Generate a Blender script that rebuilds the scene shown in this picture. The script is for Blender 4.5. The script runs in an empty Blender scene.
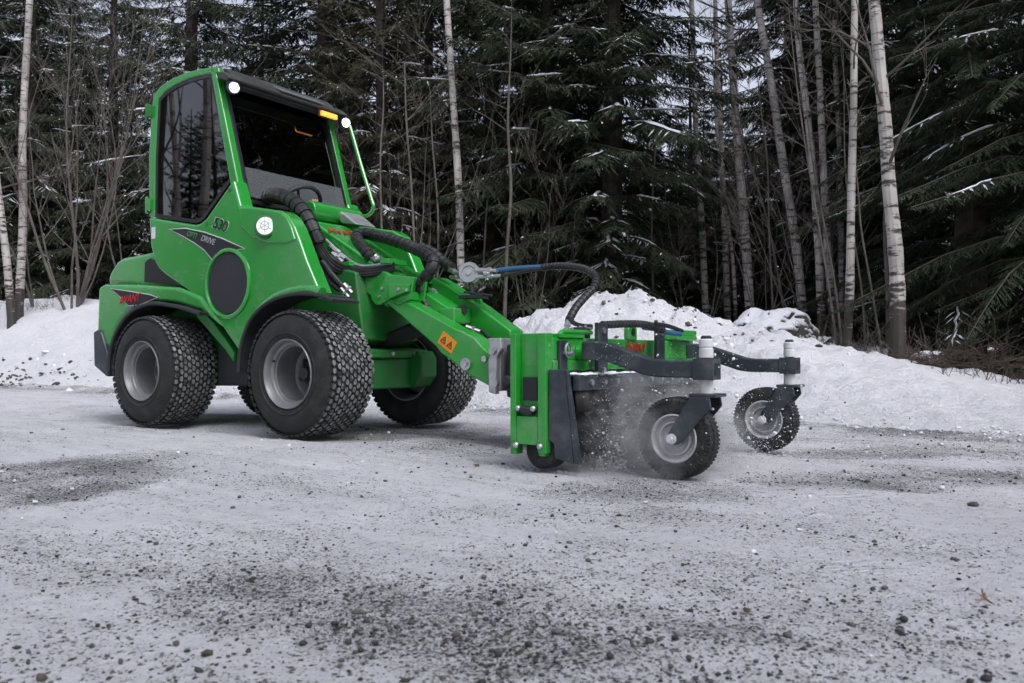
import bpy, bmesh, math, random
import numpy as np
from mathutils import Vector, Matrix

rnd = random.Random(7)
SC = bpy.context.scene
COL = SC.collection
R = math.radians

# ------------------------------------------------------------------ camera, sky, sun, exposure
FOC, CAMH, PITCH = 837.8, 0.4283, 0.0139
cd = bpy.data.cameras.new("camera")
cam = bpy.data.objects.new("camera", cd)
COL.objects.link(cam)
cam.location = (0, 0, CAMH)
cam.rotation_euler = (math.pi / 2 + PITCH, 0, 0)
cd.sensor_width = 36.0
cd.lens = FOC / 1024 * 36.0
cd.clip_start = 0.05
cd.clip_end = 2000
cd.dof.use_dof = True
cd.dof.focus_distance = 4.3
cd.dof.aperture_fstop = 7.0
SC.camera = cam

SUN_EL, SUN_AZ = R(52), R(150)      # azimuth measured clockwise from +Y: the light comes from behind the camera, over the right shoulder
w = bpy.data.worlds.new("World")
SC.world = w
w.use_nodes = True
nt = w.node_tree
nt.nodes.clear()
sky = nt.nodes.new("ShaderNodeTexSky")
sky.sky_type = 'NISHITA'
sky.sun_disc = False
sky.sun_elevation = SUN_EL
sky.sun_rotation = SUN_AZ
sky.air_density = 1.0
sky.dust_density = 3.0
bw = nt.nodes.new("ShaderNodeRGBToBW")
mx = nt.nodes.new("ShaderNodeMix"); mx.data_type = 'RGBA'
mx.inputs[0].default_value = 0.80     # thick cloud: nearly colourless light
tint = nt.nodes.new("ShaderNodeMix"); tint.data_type = 'RGBA'; tint.blend_type = 'MULTIPLY'
tint.inputs[0].default_value = 1.0
tint.inputs[7].default_value = (0.955, 0.975, 1.07, 1)
bg = nt.nodes.new("ShaderNodeBackground"); bg.inputs[1].default_value = 0.15
wo = nt.nodes.new("ShaderNodeOutputWorld")
nt.links.new(sky.outputs[0], bw.inputs[0])
nt.links.new(sky.outputs[0], mx.inputs[6])
nt.links.new(bw.outputs[0], mx.inputs[7])
nt.links.new(mx.outputs[2], tint.inputs[6])
nt.links.new(tint.outputs[2], bg.inputs[0])
nt.links.new(bg.outputs[0], wo.inputs[0])

sd = bpy.data.lights.new("sun", 'SUN')
sd.energy = 0.55
sd.angle = R(25)
sd.color = (1.0, 0.97, 0.93)
sun = bpy.data.objects.new("sun", sd)
COL.objects.link(sun)
to_sun = Vector((math.sin(SUN_AZ) * math.cos(SUN_EL), math.cos(SUN_AZ) * math.cos(SUN_EL), math.sin(SUN_EL)))
sun.rotation_euler = (-to_sun).to_track_quat('-Z', 'Y').to_euler()
sun.location = to_sun * 50

SC.view_settings.view_transform = 'Standard'
SC.view_settings.look = 'None'
SC.view_settings.exposure = 1.04
SC.view_settings.gamma = 1.0
SC.view_settings.use_curve_mapping = False
SC.render.engine = 'CYCLES'
SC.cycles.use_denoising = True
SC.cycles.max_bounces = 8
SC.cycles.transparent_max_bounces = 16
SC.cycles.caustics_reflective = False
SC.cycles.caustics_refractive = False

# ------------------------------------------------------------------ numpy noise
def _hash(ix, iy, s):
    n = (ix.astype(np.int64) * 374761393 + iy.astype(np.int64) * 668265263 + s * 1442695041) & 0x7fffffff
    n = ((n ^ (n >> 13)) * 1274126177) & 0x7fffffff
    n = n ^ (n >> 16)
    return (n & 0xffffff) / float(0xffffff)

def vnoise(x, y, s=0):
    x = np.asarray(x, float); y = np.asarray(y, float)
    ix = np.floor(x); iy = np.floor(y)
    fx = x - ix; fy = y - iy
    fx = fx * fx * fx * (fx * (fx * 6 - 15) + 10); fy = fy * fy * fy * (fy * (fy * 6 - 15) + 10)
    a = _hash(ix, iy, s); b = _hash(ix + 1, iy, s); c = _hash(ix, iy + 1, s); d = _hash(ix + 1, iy + 1, s)
    return (a + (b - a) * fx) * (1 - fy) + (c + (d - c) * fx) * fy - 0.5

def fbm(x, y, s=0, o=4):
    t = 0.0; a = 1.0
    for k in range(o):
        t = t + a * vnoise(x * 2 ** k + 17.3 * k, y * 2 ** k - 9.1 * k, s + k); a *= 0.5
    return t

def sstep(a, b, x):
    t = np.clip((np.asarray(x, float) - a) / (b - a), 0, 1)
    return t * t * (3 - 2 * t)

# ------------------------------------------------------------------ the machine's own frame (x forward, y to its left, z up)
TH, TX, TY = 0.5946, -0.7933, 4.6939
def to_world(x, y, z=0.0):
    return (TX + x * math.cos(TH) + y * math.sin(TH), TY - x * math.sin(TH) + y * math.cos(TH), z)
def to_local(X, Y):
    a = X - TX; b = Y - TY
    return a * np.cos(TH) - b * np.sin(TH), a * np.sin(TH) + b * np.cos(TH)

_o = np.array([*to_local(0, 0), CAMH])
def _dir(px, py):
    a = (px - 512) / FOC; b = (341.5 - py) / FOC
    c, s = math.cos(PITCH), math.sin(PITCH)
    r = (a, c - b * s, s + b * c)
    return np.array([r[0] * math.cos(TH) - r[1] * math.sin(TH), r[0] * math.sin(TH) + r[1] * math.cos(TH), r[2]])
def P3(px, py, ax, v):
    """a measurement on the photograph -> the point of the machine on the plane axis = v (machine frame, metres)"""
    d = _dir(px, py); t = (v - _o[ax]) / d[ax]
    return tuple(_o + t * d)
def S(px, py, y): q = P3(px, py, 1, y); return (q[0], q[2])
def F(px, py, x): q = P3(px, py, 0, x); return (q[1], q[2])
def SY(pts, y): return [S(a, b, y) for a, b in pts]
def HP(pts): return [P3(a, b, 1, y) for a, b, y in pts]
def at(px, D): return (px - 512) / FOC * D
def ground_px(px, py):
    D = CAMH * FOC / (py - 353.1)
    return (px - 512) / FOC * D, D

# ------------------------------------------------------------------ terrain
def ud(X, Y):
    rx = np.asarray(X, float) - 2.5; ry = np.asarray(Y, float) - 4.45
    return rx * -0.815 + ry * 0.58, rx * 0.58 + ry * 0.815
def from_ud(u, d):
    return 2.5 + u * -0.815 + d * 0.58, 4.45 + u * 0.58 + d * 0.815
_hu = [-8, -3, -0.6, 0, .5, 1.2, 2.2, 2.8, 3.2, 3.7, 4.2, 4.7, 6, 9, 12, 15, 20, 60]
_hc = [.05, .06, .08, .10, .24, .42, .62, .84, .94, .86, .74, .64, .66, .85, 1.16, 1.42, 1.46, 1.3]
def terrain(X, Y):
    X = np.asarray(X, float); Y = np.asarray(Y, float)
    u, d = ud(X, Y)
    hc = np.interp(u, _hu, _hc)
    dc = np.interp(u, [-2, 4, 10, 30], [1.9, 2.0, 2.8, 3.2])
    fl = np.interp(u, [-4, 0, 1.2, 3, 5, 12, 60], [.18, .22, .34, .5, .55, 1.05, 1.1])
    de = d - 0.16 * fbm(u * 1.3, u * 0.2 + 5, 3, 3)
    up = hc * (sstep(0, 1, de / dc) * 0.75 + 0.25 * np.clip(de / dc, 0, 1) ** 0.7)
    back = sstep(0, 2.2, de - dc)
    z = np.where(de < dc, np.where(de > 0, up, 0), hc + (fl - hc) * back)
    onb = sstep(0, .5, de)
    z = z + onb * (0.075 * fbm(X * 1.7, Y * 1.7, 11, 4) + 0.12 * np.abs(fbm(X * 3.4, Y * 3.4, 12, 5)) + 0.06 * sstep(.08, .22, fbm(X * 4.6, Y * 4.6, 18, 2)) * sstep(-.1, .25, fbm(X * .9, Y * .9, 19, 2)) + 0.035 * fbm(X * 9, Y * 9, 13, 3) + 0.016 * fbm(X * 19, Y * 19, 14, 2)) * np.clip(hc * 2.0, .35, 1)
    z = z + 0.35 * sstep(1.5, 4, d - dc) * fbm(X * .25, Y * .25, 21, 3) * sstep(6, 14, d)
    edge = np.exp(-((de - 0.05) / 0.28) ** 2)
    z = z + edge * (0.03 + 0.07 * np.abs(fbm(X * 4.2, Y * 4.2, 31, 3)) + .03 * fbm(X * 14, Y * 14, 32, 2)) * (0.45 + 0.55 * sstep(2, 8, u))
    nb = sstep(0.4, 2.6, -d - 8.6)
    z = z + nb * (0.55 + 0.15 * fbm(X * .8, Y * .8, 41, 4))
    lx, ly = to_local(X, Y)
    road = 1 - onb
    z = z - 0.036 * sstep(0.35, 2.0, lx) * road * (1 - sstep(-1.2, -.2, d)) - 0.0 * ly
    z = z + road * 0.006 * fbm(X * 13, Y * 13, 57, 2) + road * (0.010 * fbm(X * .9, Y * .9, 51, 3) + 0.008 * fbm(X * 5, Y * 5, 53, 3))
    for w0 in (-.445, .445):
        z = z - .010 * np.exp(-((ly - w0) / .13) ** 2) * road * (1 - sstep(1.2, 2.4, lx))
    return z

# bare-gravel patches: centre and half size measured on the ground, long axis along the road
_gp = []
for (cx, cy, ax, ay, k) in [(58, 474, 95, 26, 1.25), (190, 560, 60, 12, .55), (300, 575, 130, 28, 1.0), (440, 588, 130, 36, 1.0), (540, 600, 150, 36, 1.05), (700, 588, 150, 26, .8),
                            (640, 640, 170, 30, .55), (860, 600, 90, 20, .5), (520, 535, 120, 12, .35), (130, 530, 120, 12, .3), (880, 640, 120, 25, .35),
                            (900, 468, 170, 9, 1.0), (930, 447, 130, 6, .8), (420, 428, 90, 9, .95), (470, 440, 90, 10, .6), (190, 424, 70, 6, .5), (60, 630, 80, 16, .3),
                            (640, 478, 110, 10, .8), (560, 500, 120, 10, .4), (780, 470, 60, 8, .8), (330, 625, 300, 50, .26), (760, 640, 300, 50, .34), (900, 590, 150, 30, .36), (200, 545, 200, 26, .34), (620, 560, 260, 30, .34), (90, 385, 70, 6, .5)]:
    X0, Y0 = ground_px(cx, cy); X1, _ = ground_px(cx + ax, cy); _, Y1 = ground_px(cx, cy - ay); _, Y2 = ground_px(cx, cy + ay)
    _gp.append((X0, Y0, abs(X1 - X0), abs(Y1 - Y2) / 2, k))
def gravel_amount(X, Y):
    X = np.asarray(X, float); Y = np.asarray(Y, float)
    g = np.zeros_like(X)
    wx = X + .18 * fbm(X * 1.6, Y * 1.6, 71, 3); wy = Y + .18 * fbm(X * 1.6, Y * 1.6, 75, 3)
    for (cx, cy, ax, ay, k) in _gp:
        q = ((wx - cx) / ax) ** 2 + ((wy - cy) / ay) ** 2
        g = np.maximum(g, .55 * k * np.clip(1.35 - q, 0, 1.1) ** .8)
    u, d = ud(X, Y)
    # wheel-worn streaks along the road, and the litter thrown to its edge
    st = fbm(u * .5, d * 3.0, 81, 3)
    g = g * (1 + .9 * fbm(X * 4.5, Y * 4.5, 83, 3)) + .045 + .26 * sstep(-.02, .6, st) + .16 * fbm(X * 2.2, Y * 2.2, 85, 4)
    g = np.where(d > .15, 0.0, g)
    g = g + .65 * np.exp(-((d + .12) / .22) ** 2) * sstep(-.2, .3, fbm(X * 3, Y * 3, 88, 3))
    return np.clip(g, 0, 1.3)

# ------------------------------------------------------------------ materials
def mat(name, col, rough=.5, metal=0.0, var=0.0, vscale=8.0, bump=0.0, bscale=60.0, coat=0.0, col2=None, dirt=None, spec=None, dirtz=None):
    m = bpy.data.materials.new(name); m.use_nodes = True
    t = m.node_tree; b = t.nodes["Principled BSDF"]
    b.inputs["Base Color"].default_value = (*col, 1); b.inputs["Roughness"].default_value = rough
    b.inputs["Metallic"].default_value = metal
    if spec is not None: b.inputs["Specular IOR Level"].default_value = spec
    if coat: b.inputs["Coat Weight"].default_value = coat; b.inputs["Coat Roughness"].default_value = .12
    tc = t.nodes.new("ShaderNodeTexCoord")
    last = None
    if var or col2:
        n = t.nodes.new("ShaderNodeTexNoise"); n.inputs["Scale"].default_value = vscale; n.inputs["Detail"].default_value = 6
        t.links.new(tc.outputs["Object"], n.inputs["Vector"])
        r = t.nodes.new("ShaderNodeValToRGB")
        r.color_ramp.elements[0].position = .35; r.color_ramp.elements[1].position = .65
        c2 = col2 or tuple(min(1, c * (1 + var)) for c in col)
        c1 = col if col2 else tuple(c * (1 - var) for c in col)
        r.color_ramp.elements[0].color = (*c1, 1); r.color_ramp.elements[1].color = (*c2, 1)
        t.links.new(n.outputs["Fac"], r.inputs["Fac"]); last = r.outputs["Color"]
    if dirt:                                    # (colour, amount, scale): dried road film with a shape of its own
        n = t.nodes.new("ShaderNodeTexNoise"); n.inputs["Scale"].default_value = dirt[2]; n.inputs["Detail"].default_value = 9; n.inputs["Roughness"].default_value = .65
        t.links.new(tc.outputs["Object"], n.inputs["Vector"])
        r = t.nodes.new("ShaderNodeValToRGB"); r.color_ramp.elements[0].position = .48; r.color_ramp.elements[1].position = .78
        r.color_ramp.elements[1].color = (dirt[1],) * 3 + (1,)
        t.links.new(n.outputs["Fac"], r.inputs["Fac"])
        dsrc = r.outputs["Color"]
        if dirtz:                               # road film thickest low on the machine
            sx = t.nodes.new("ShaderNodeSeparateXYZ"); t.links.new(tc.outputs["Object"], sx.inputs[0])
            mz = t.nodes.new("ShaderNodeMapRange"); mz.inputs[1].default_value = dirtz[0]; mz.inputs[2].default_value = dirtz[1]; mz.inputs[3].default_value = 1.0; mz.inputs[4].default_value = dirtz[2]
            t.links.new(sx.outputs[2], mz.inputs[0]); mm = t.nodes.new("ShaderNodeMath"); mm.operation = 'MULTIPLY'
            t.links.new(dsrc, mm.inputs[0]); t.links.new(mz.outputs[0], mm.inputs[1]); dsrc = mm.outputs[0]
        mxn = t.nodes.new("ShaderNodeMix"); mxn.data_type = 'RGBA'
        t.links.new(dsrc, mxn.inputs[0])
        if last: t.links.new(last, mxn.inputs[6])
        else: mxn.inputs[6].default_value = (*col, 1)
        mxn.inputs[7].default_value = (*dirt[0], 1); last = mxn.outputs[2]
        rr = t.nodes.new("ShaderNodeMapRange"); rr.inputs[3].default_value = rough; rr.inputs[4].default_value = min(1, rough + .5)
        t.links.new(dsrc, rr.inputs[0]); t.links.new(rr.outputs[0], b.inputs["Roughness"])
    if last: t.links.new(last, b.inputs["Base Color"])
    if bump:
        n2 = t.nodes.new("ShaderNodeTexNoise"); n2.inputs["Scale"].default_value = bscale; n2.inputs["Detail"].default_value = 5
        t.links.new(tc.outputs["Object"], n2.inputs["Vector"])
        bp = t.nodes.new("ShaderNodeBump"); bp.inputs["Strength"].default_value = bump; bp.inputs["Distance"].default_value = .01
        t.links.new(n2.outputs["Fac"], bp.inputs["Height"]); t.links.new(bp.outputs["Normal"], b.inputs["Normal"])
    return m

def emis(name, col, s):
    m = bpy.data.materials.new(name); m.use_nodes = True
    b = m.node_tree.nodes["Principled BSDF"]
    b.inputs["Base Color"].default_value = (*col, 1)
    b.inputs["Emission Color"].default_value = (*col, 1); b.inputs["Emission Strength"].default_value = s
    return m

def glassmat(name, tint, fr=1.0):
    m = bpy.data.materials.new(name); m.use_nodes = True
    t = m.node_tree; t.nodes.clear()
    o = t.nodes.new("ShaderNodeOutputMaterial"); mix = t.nodes.new("ShaderNodeMixShader")
    tr = t.nodes.new("ShaderNodeBsdfTransparent"); tr.inputs[0].default_value = (*tint, 1)
    g = t.nodes.new("ShaderNodeBsdfGlossy"); g.inputs["Roughness"].default_value = .015
    f = t.nodes.new("ShaderNodeFresnel"); f.inputs[0].default_value = 1.55
    ml = t.nodes.new("ShaderNodeMath"); ml.operation = 'MULTIPLY'; ml.inputs[1].default_value = fr; ml.use_clamp = True
    t.links.new(f.outputs[0], ml.inputs[0]); t.links.new(ml.outputs[0], mix.inputs[0])
    t.links.new(tr.outputs[0], mix.inputs[1]); t.links.new(g.outputs[0], mix.inputs[2]); t.links.new(mix.outputs[0], o.inputs[0])
    return m

GREEN = mat("green_paint", (.014, .26, .026), .22, var=.06, vscale=3, coat=1.0, dirt=((.20, .21, .20), .62, 7.0), dirtz=(.45, 1.15, .22))
GREEN_ARM = mat("green_arm_paint", (.014, .28, .026), .30, var=.07, vscale=4, coat=.5, dirt=((.24, .25, .24), .62, 9.0), dirtz=(.1, .8, .4))
GREEN_DK = mat("green_chassis_paint", (.012, .15, .022), .5, var=.15, vscale=5, dirt=((.10, .10, .09), .6, 7.0))
BLACKP = mat("black_plastic", (.014, .015, .018), .55, bump=.25, bscale=260, dirt=((.10, .10, .10), .25, 6))
BLACKG = mat("black_trim", (.008, .008, .009), .35)
COVER = mat("vent_mesh_black", (.016, .017, .021), .6, bump=.5, bscale=500)
RUBBER = mat("tyre_rubber", (.012, .012, .012), .75, var=.3, vscale=14, bump=.3, bscale=120, dirt=((.06, .06, .06), .6, 9))
TREADTOP = mat("tread_top", (.020, .020, .020), .85, col2=(.26, .26, .265), vscale=34, bump=.4, bscale=150)
CASTTYRE = mat("caster_rubber", (.014, .014, .014), .8, bump=.4, bscale=120, dirt=((.2, .2, .21), .3, 30))
RIM = mat("rim_grey", (.20, .20, .205), .45, metal=.35, var=.12, vscale=9, dirt=((.06, .058, .055), .5, 10))
RIM_L = mat("rim_light", (.50, .50, .51), .42, metal=.3, var=.1, vscale=9, dirt=((.10, .10, .10), .4, 14))
HUBM = mat("hub_dark", (.02, .02, .022), .5)
STEEL = mat("zinc_steel", (.52, .53, .54), .3, metal=.9, var=.1, vscale=15, dirt=((.2, .2, .2), .4, 12))
GALV = mat("galvanised", (.42, .43, .44), .42, metal=.7, var=.18, vscale=22)
NAVY = mat("dark_blue_grey_paint", (.020, .028, .037), .42, var=.1, vscale=6, coat=.15, dirt=((.22, .22, .225), .38, 9), bump=.06, bscale=40)
WHITEP = mat("white_plastic", (.62, .62, .63), .45, var=.06, vscale=12, dirt=((.25, .24, .23), .35, 14))
HOSE = mat("hose_black", (.011, .011, .012), .45, dirt=((.08, .08, .08), .35, 18))
HOSE_BLUE = mat("hose_blue", (.02, .09, .19), .45)
RED = mat("red_letter", (.42, .016, .018), .45)
REDP = mat("red_paint", (.28, .022, .015), .5, var=.2, vscale=8)
WHITE = mat("white_letter", (.62, .62, .62), .5)
GREYL = mat("grey_letter", (.27, .29, .30), .5)
LIME = mat("green_letter", (.05, .22, .05), .5)
DECAL = mat("black_decal", (.010, .010, .013), .35)
YELLOW = mat("yellow_sticker", (.72, .27, .012), .5)
RUBFLAP = mat("rubber_flap", (.018, .016, .014), .85, var=.4, vscale=12, bump=.4, bscale=50, dirt=((.16, .15, .14), .4, 12))
ROTOR = mat("rotor_steel", (.012, .012, .012), .7, var=.3, vscale=12, dirt=((.1, .1, .1), .4, 20))
INNER = mat("cab_interior", (.035, .036, .038), .7)
ROOFM = mat("roof_grey", (.030, .028, .026), .5, var=.15, vscale=5, dirt=((.12, .12, .12), .4, 5))
ROOFP = mat("roof_panel", (.12, .125, .125), .45)
GLASS = glassmat("side_glass", (.34, .36, .36), 1.9)
WINDSH = glassmat("windscreen_glass", (.72, .77, .75), 2.3)
LED = emis("led_white", (.95, .97, 1.0), 7.0)
LEDS = emis("led_lens", (.93, .97, 1.0), .46); LEDS.node_tree.nodes["Principled BSDF"].inputs["Base Color"].default_value = (.12, .12, .12, 1)
AMBER = emis("amber_lamp", (1.0, .30, .04), .9)
SNOWM = mat("snow_clump", (.74, .75, .78), .7, bump=.5, bscale=40)

# ------------------------------------------------------------------ mesh builder
def cr(pts, n=8):
    """Catmull-Rom through the points"""
    p = [Vector(q) for q in pts]
    p = [p[0] * 2 - p[1]] + p + [p[-1] * 2 - p[-2]]
    out = []
    for i in range(1, len(p) - 2):
        for k in range(n):
            t = k / n
            a, b, c, d = p[i - 1], p[i], p[i + 1], p[i + 2]
            out.append(.5 * ((2 * b) + (c - a) * t + (2 * a - 5 * b + 4 * c - d) * t * t + (3 * b - a - 3 * c + d) * t ** 3))
    out.append(p[-2])
    return out

class MB:
    def __init__(s): s.v = []; s.f = []; s.m = []
    def add(s, v, f, mi=0):
        o = len(s.v); s.v += [tuple(q) for q in v]
        s.f += [tuple(i + o for i in q) for q in f]; s.m += [mi] * len(f); return s
    def box(s, x0, x1, y0, y1, z0, z1, mi=0, M=None):
        v = [(x, y, z) for x in (x0, x1) for y in (y0, y1) for z in (z0, z1)]
        if M: v = [M @ Vector(q) for q in v]
        return s.add(v, [(0, 1, 3, 2), (4, 6, 7, 5), (0, 4, 5, 1), (2, 3, 7, 6), (0, 2, 6, 4), (1, 5, 7, 3)], mi)
    def prism(s, pts, a0, a1, ax='y', mi=0):
        n = len(pts)
        f3 = {'y': lambda p, a: (p[0], a, p[1]), 'x': lambda p, a: (a, p[0], p[1]), 'z': lambda p, a: (p[0], p[1], a)}[ax]
        ar = sum(pts[i][0] * pts[(i + 1) % n][1] - pts[(i + 1) % n][0] * pts[i][1] for i in range(n))
        q = list(pts) if ar > 0 else list(pts)[::-1]
        v = [f3(p, a0) for p in q] + [f3(p, a1) for p in q]
        f = [tuple(range(n)), tuple(range(2 * n - 1, n - 1, -1))] + [(i, n + i, n + (i + 1) % n, (i + 1) % n) for i in range(n)]
        flip = (ax in ('x', 'z')) == (a1 > a0)
        flip = flip if ax != 'y' else (a1 < a0)
        if flip: f = [t[::-1] for t in f]
        return s.add(v, f, mi)
    def tube(s, pts, r, n=10, mi=0, cap=True):
        p = [Vector(q) for q in pts]; k = len(p)
        rr = r if hasattr(r, '__len__') else [r] * k
        t = [(p[min(i + 1, k - 1)] - p[max(i - 1, 0)]).normalized() for i in range(k)]
        a = Vector((0, 0, 1)) if abs(t[0].z) < .9 else Vector((1, 0, 0))
        nn = (a - t[0] * a.dot(t[0])).normalized()
        v = []; f = []
        for i in range(k):
            nn = (nn - t[i] * nn.dot(t[i])).normalized(); b = t[i].cross(nn)
            for j in range(n):
                g = 2 * math.pi * j / n
                v.append(p[i] + (nn * math.cos(g) + b * math.sin(g)) * rr[i])
        for i in range(k - 1):
            for j in range(n):
                f.append((i * n + j, i * n + (j + 1) % n, (i + 1) * n + (j + 1) % n, (i + 1) * n + j))
        if cap: f += [tuple(range(n - 1, -1, -1)), tuple(range((k - 1) * n, k * n))]
        return s.add(v, f, mi)
    def rod(s, a, b, r, n=12, mi=0): return s.tube([a, b], r, n, mi)
    def lathe(s, prof, c=(0, 0, 0), ax=(0, 1, 0), n=48, mi=0, mis=None):
        ax = Vector(ax).normalized(); a = Vector((0, 0, 1)) if abs(ax.z) < .9 else Vector((1, 0, 0))
        e1 = (a - ax * a.dot(ax)).normalized(); e2 = ax.cross(e1); c = Vector(c)
        v = []; 
        for r_, h in prof:
            for j in range(n):
                g = 2 * math.pi * j / n
                v.append(c + ax * h + (e1 * math.cos(g) + e2 * math.sin(g)) * r_)
        o = len(s.v); s.v += [tuple(q) for q in v]
        for i in range(len(prof) - 1):
            for j in range(n):
                s.f.append((o + i * n + j, o + i * n + (j + 1) % n, o + (i + 1) * n + (j + 1) % n, o + (i + 1) * n + j))
                s.m.append(mis[i] if mis else mi)
        return s
    def disc(s, c, ax, r, h, n=24, mi=0):
        return s.lathe([(0, 0), (r, 0), (r, h), (0, h)], c, ax, n, mi)
    def sphere(s, c, r, n=10, mi=0, sc=(1, 1, 1)):
        c = Vector(c); prof = []
        v = []; f = []
        for i in range(n + 1):
            for j in range(2 * n):
                a = math.pi * i / n; g = math.pi * j / n
                v.append((c.x + r * sc[0] * math.sin(a) * math.cos(g), c.y + r * sc[1] * math.sin(a) * math.sin(g), c.z - r * sc[2] * math.cos(a)))
        for i in range(n):
            for j in range(2 * n):
                f.append((i * 2 * n + j, i * 2 * n + (j + 1) % (2 * n), (i + 1) * 2 * n + (j + 1) % (2 * n), (i + 1) * 2 * n + j))
        return s.add(v, f, mi)
    def mirror_y(s):
        n = len(s.v); s.add([(x, -y, z) for x, y, z in s.v], [t[::-1] for t in s.f]); s.m[len(s.m) // 2:] = s.m[:len(s.m) // 2]; return s
    def mesh(s, name, mats, ang=35):
        me = bpy.data.meshes.new(name)
        me.from_pydata(s.v, [], s.f)
        for m_ in (mats if isinstance(mats, (list, tuple)) else [mats]): me.materials.append(m_)
        me.polygons.foreach_set("material_index", s.m)
        me.polygons.foreach_set("use_smooth", [True] * len(s.f))
        me.update()
        bm = bmesh.new(); bm.from_mesh(me); bmesh.ops.remove_doubles(bm, verts=bm.verts, dist=1e-6)
        bmesh.ops.recalc_face_normals(bm, faces=bm.faces); bm.to_mesh(me); bm.free()
        me.set_sharp_from_angle(angle=R(ang))
        return me
    def build_split(s, name, mats, parent=None, bevel=0.0, seg=2, ang=35):
        p = list(range(len(s.v)))
        def fd(i):
            while p[i] != i: p[i] = p[p[i]]; i = p[i]
            return i
        for t in s.f:
            for q in t[1:]: p[fd(q)] = fd(t[0])
        gr = {}
        for t, m_ in zip(s.f, s.m): gr.setdefault(fd(t[0]), []).append((t, m_))
        for L_ in gr.values():
            ids = {}; b = MB()
            for t, m_ in L_:
                for q in t:
                    if q not in ids: ids[q] = len(b.v); b.v.append(s.v[q])
                b.f.append(tuple(ids[q] for q in t)); b.m.append(m_)
            b.build(name, mats, parent, bevel, seg, ang)
    def build(s, name, mats, parent=None, bevel=0.0, seg=2, ang=35):
        o = bpy.data.objects.new(name, s.mesh(name, mats, ang)); COL.objects.link(o)
        if parent: o.parent = parent
        if bevel:
            b = o.modifiers.new("bevel", 'BEVEL'); b.width = bevel; b.segments = seg; b.limit_method = 'ANGLE'; b.angle_limit = R(30); b.harden_normals = True
        return o

def np_mesh(name, V, Fq, mats, midx=None, smooth=False):
    """V (n,3), Fq (m,k) with one k"""
    me = bpy.data.meshes.new(name)
    V = np.asarray(V, np.float32); Fq = np.asarray(Fq, np.int32)
    m, k = Fq.shape
    me.vertices.add(len(V)); me.vertices.foreach_set("co", V.ravel())
    me.loops.add(m * k); me.loops.foreach_set("vertex_index", Fq.ravel())
    me.polygons.add(m); me.polygons.foreach_set("loop_start", np.arange(0, m * k, k, dtype=np.int32))
    if smooth: me.polygons.foreach_set("use_smooth", np.ones(m, bool))
    for q in (mats if isinstance(mats, (list, tuple)) else [mats]): me.materials.append(q)
    if midx is not None: me.polygons.foreach_set("material_index", np.asarray(midx, np.int32))
    me.update(calc_edges=True); me.validate()
    return me

def link(name, me, parent=None, loc=None, rz=0.0, sc=None):
    o = bpy.data.objects.new(name, me); COL.objects.link(o)
    if parent: o.parent = parent
    if loc is not None: o.location = loc
    o.rotation_euler[2] = rz
    if sc: o.scale = (sc,) * 3 if not hasattr(sc, '__len__') else sc
    return o
def tag(o, label=None, cat=None, group=None, kind=None):
    if label: o["label"] = label
    if cat: o["category"] = cat
    if group: o["group"] = group
    if kind: o["kind"] = kind
    return o
def thing(name, label, cat, loc=(0, 0, 0), rz=0.0, group=None):
    return tag(link(name, None, None, loc, rz), label, cat, group)
def text_mesh(parent, name, s, size, M, m, shear=0.0, depth=.0012, space=1.0):
    cu = bpy.data.curves.new(name, 'FONT'); cu.body = s; cu.size = size; cu.extrude = depth; cu.shear = shear
    cu.align_x = 'CENTER'; cu.align_y = 'CENTER'; cu.space_character = space; cu.offset = size * .012
    o = bpy.data.objects.new(name, cu); COL.objects.link(o)
    dg = bpy.context.evaluated_depsgraph_get(); me = bpy.data.meshes.new_from_object(o.evaluated_get(dg))
    bpy.data.objects.remove(o); bpy.data.curves.remove(cu)
    me.transform(M); me.materials.clear(); me.materials.append(m); me.name = name
    return link(name, me, parent)
def frameM(o, ex, ez):
    """text frame: x along ex, text up along ez"""
    ex = Vector(ex).normalized(); n = ex.cross(Vector(ez)).normalized(); up = n.cross(ex)
    return Matrix(((ex.x, up.x, n.x, o[0]), (ex.y, up.y, n.y, o[1]), (ex.z, up.z, n.z, o[2]), (0, 0, 0, 1)))

# ------------------------------------------------------------------ ground: one grid in road coordinates, split at the road's edge
def axis_lines(lo, hi, c0, c1, fine, grow):
    a = list(np.arange(c0, c1, fine)); s = fine; x = c1
    while x < hi: a.append(x); s *= grow; x += s
    a.append(hi); s = fine; x = c0
    while x > lo:
        s *= grow; x -= s; a.insert(0, max(x, lo))
    return np.array(a)
GU = axis_lines(-140, 260, -2.6, 6.5, .030, 1.045)
GD = axis_lines(-140, 160, -5.2, 3.6, .030, 1.05)
GD = np.sort(np.append(GD[np.abs(GD) > .012], 0.0))
UU, DD = np.meshgrid(GU, GD, indexing='ij')
GX, GY = from_ud(UU, DD)
GZ = terrain(GX, GY)
GR = gravel_amount(GX, GY)
# snow lies a little higher than the swept gravel
GZ = GZ - .012 * np.clip(GR, 0, 1) * (1 + .8 * fbm(GX * 7, GY * 7, 91, 2))
LITT = sstep(.0, .5, DD - 3.3 + .7 * fbm(GX * 1.3, GY * 1.3, 95, 3)) * sstep(1.9, .6, UU + .4 * fbm(GX * .8, GY * .8, 97, 3))
LITT = np.maximum(LITT, .55 * sstep(5, 9, DD) * sstep(-.2, .4, fbm(GX * .5, GY * .5, 99, 4)))

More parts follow.
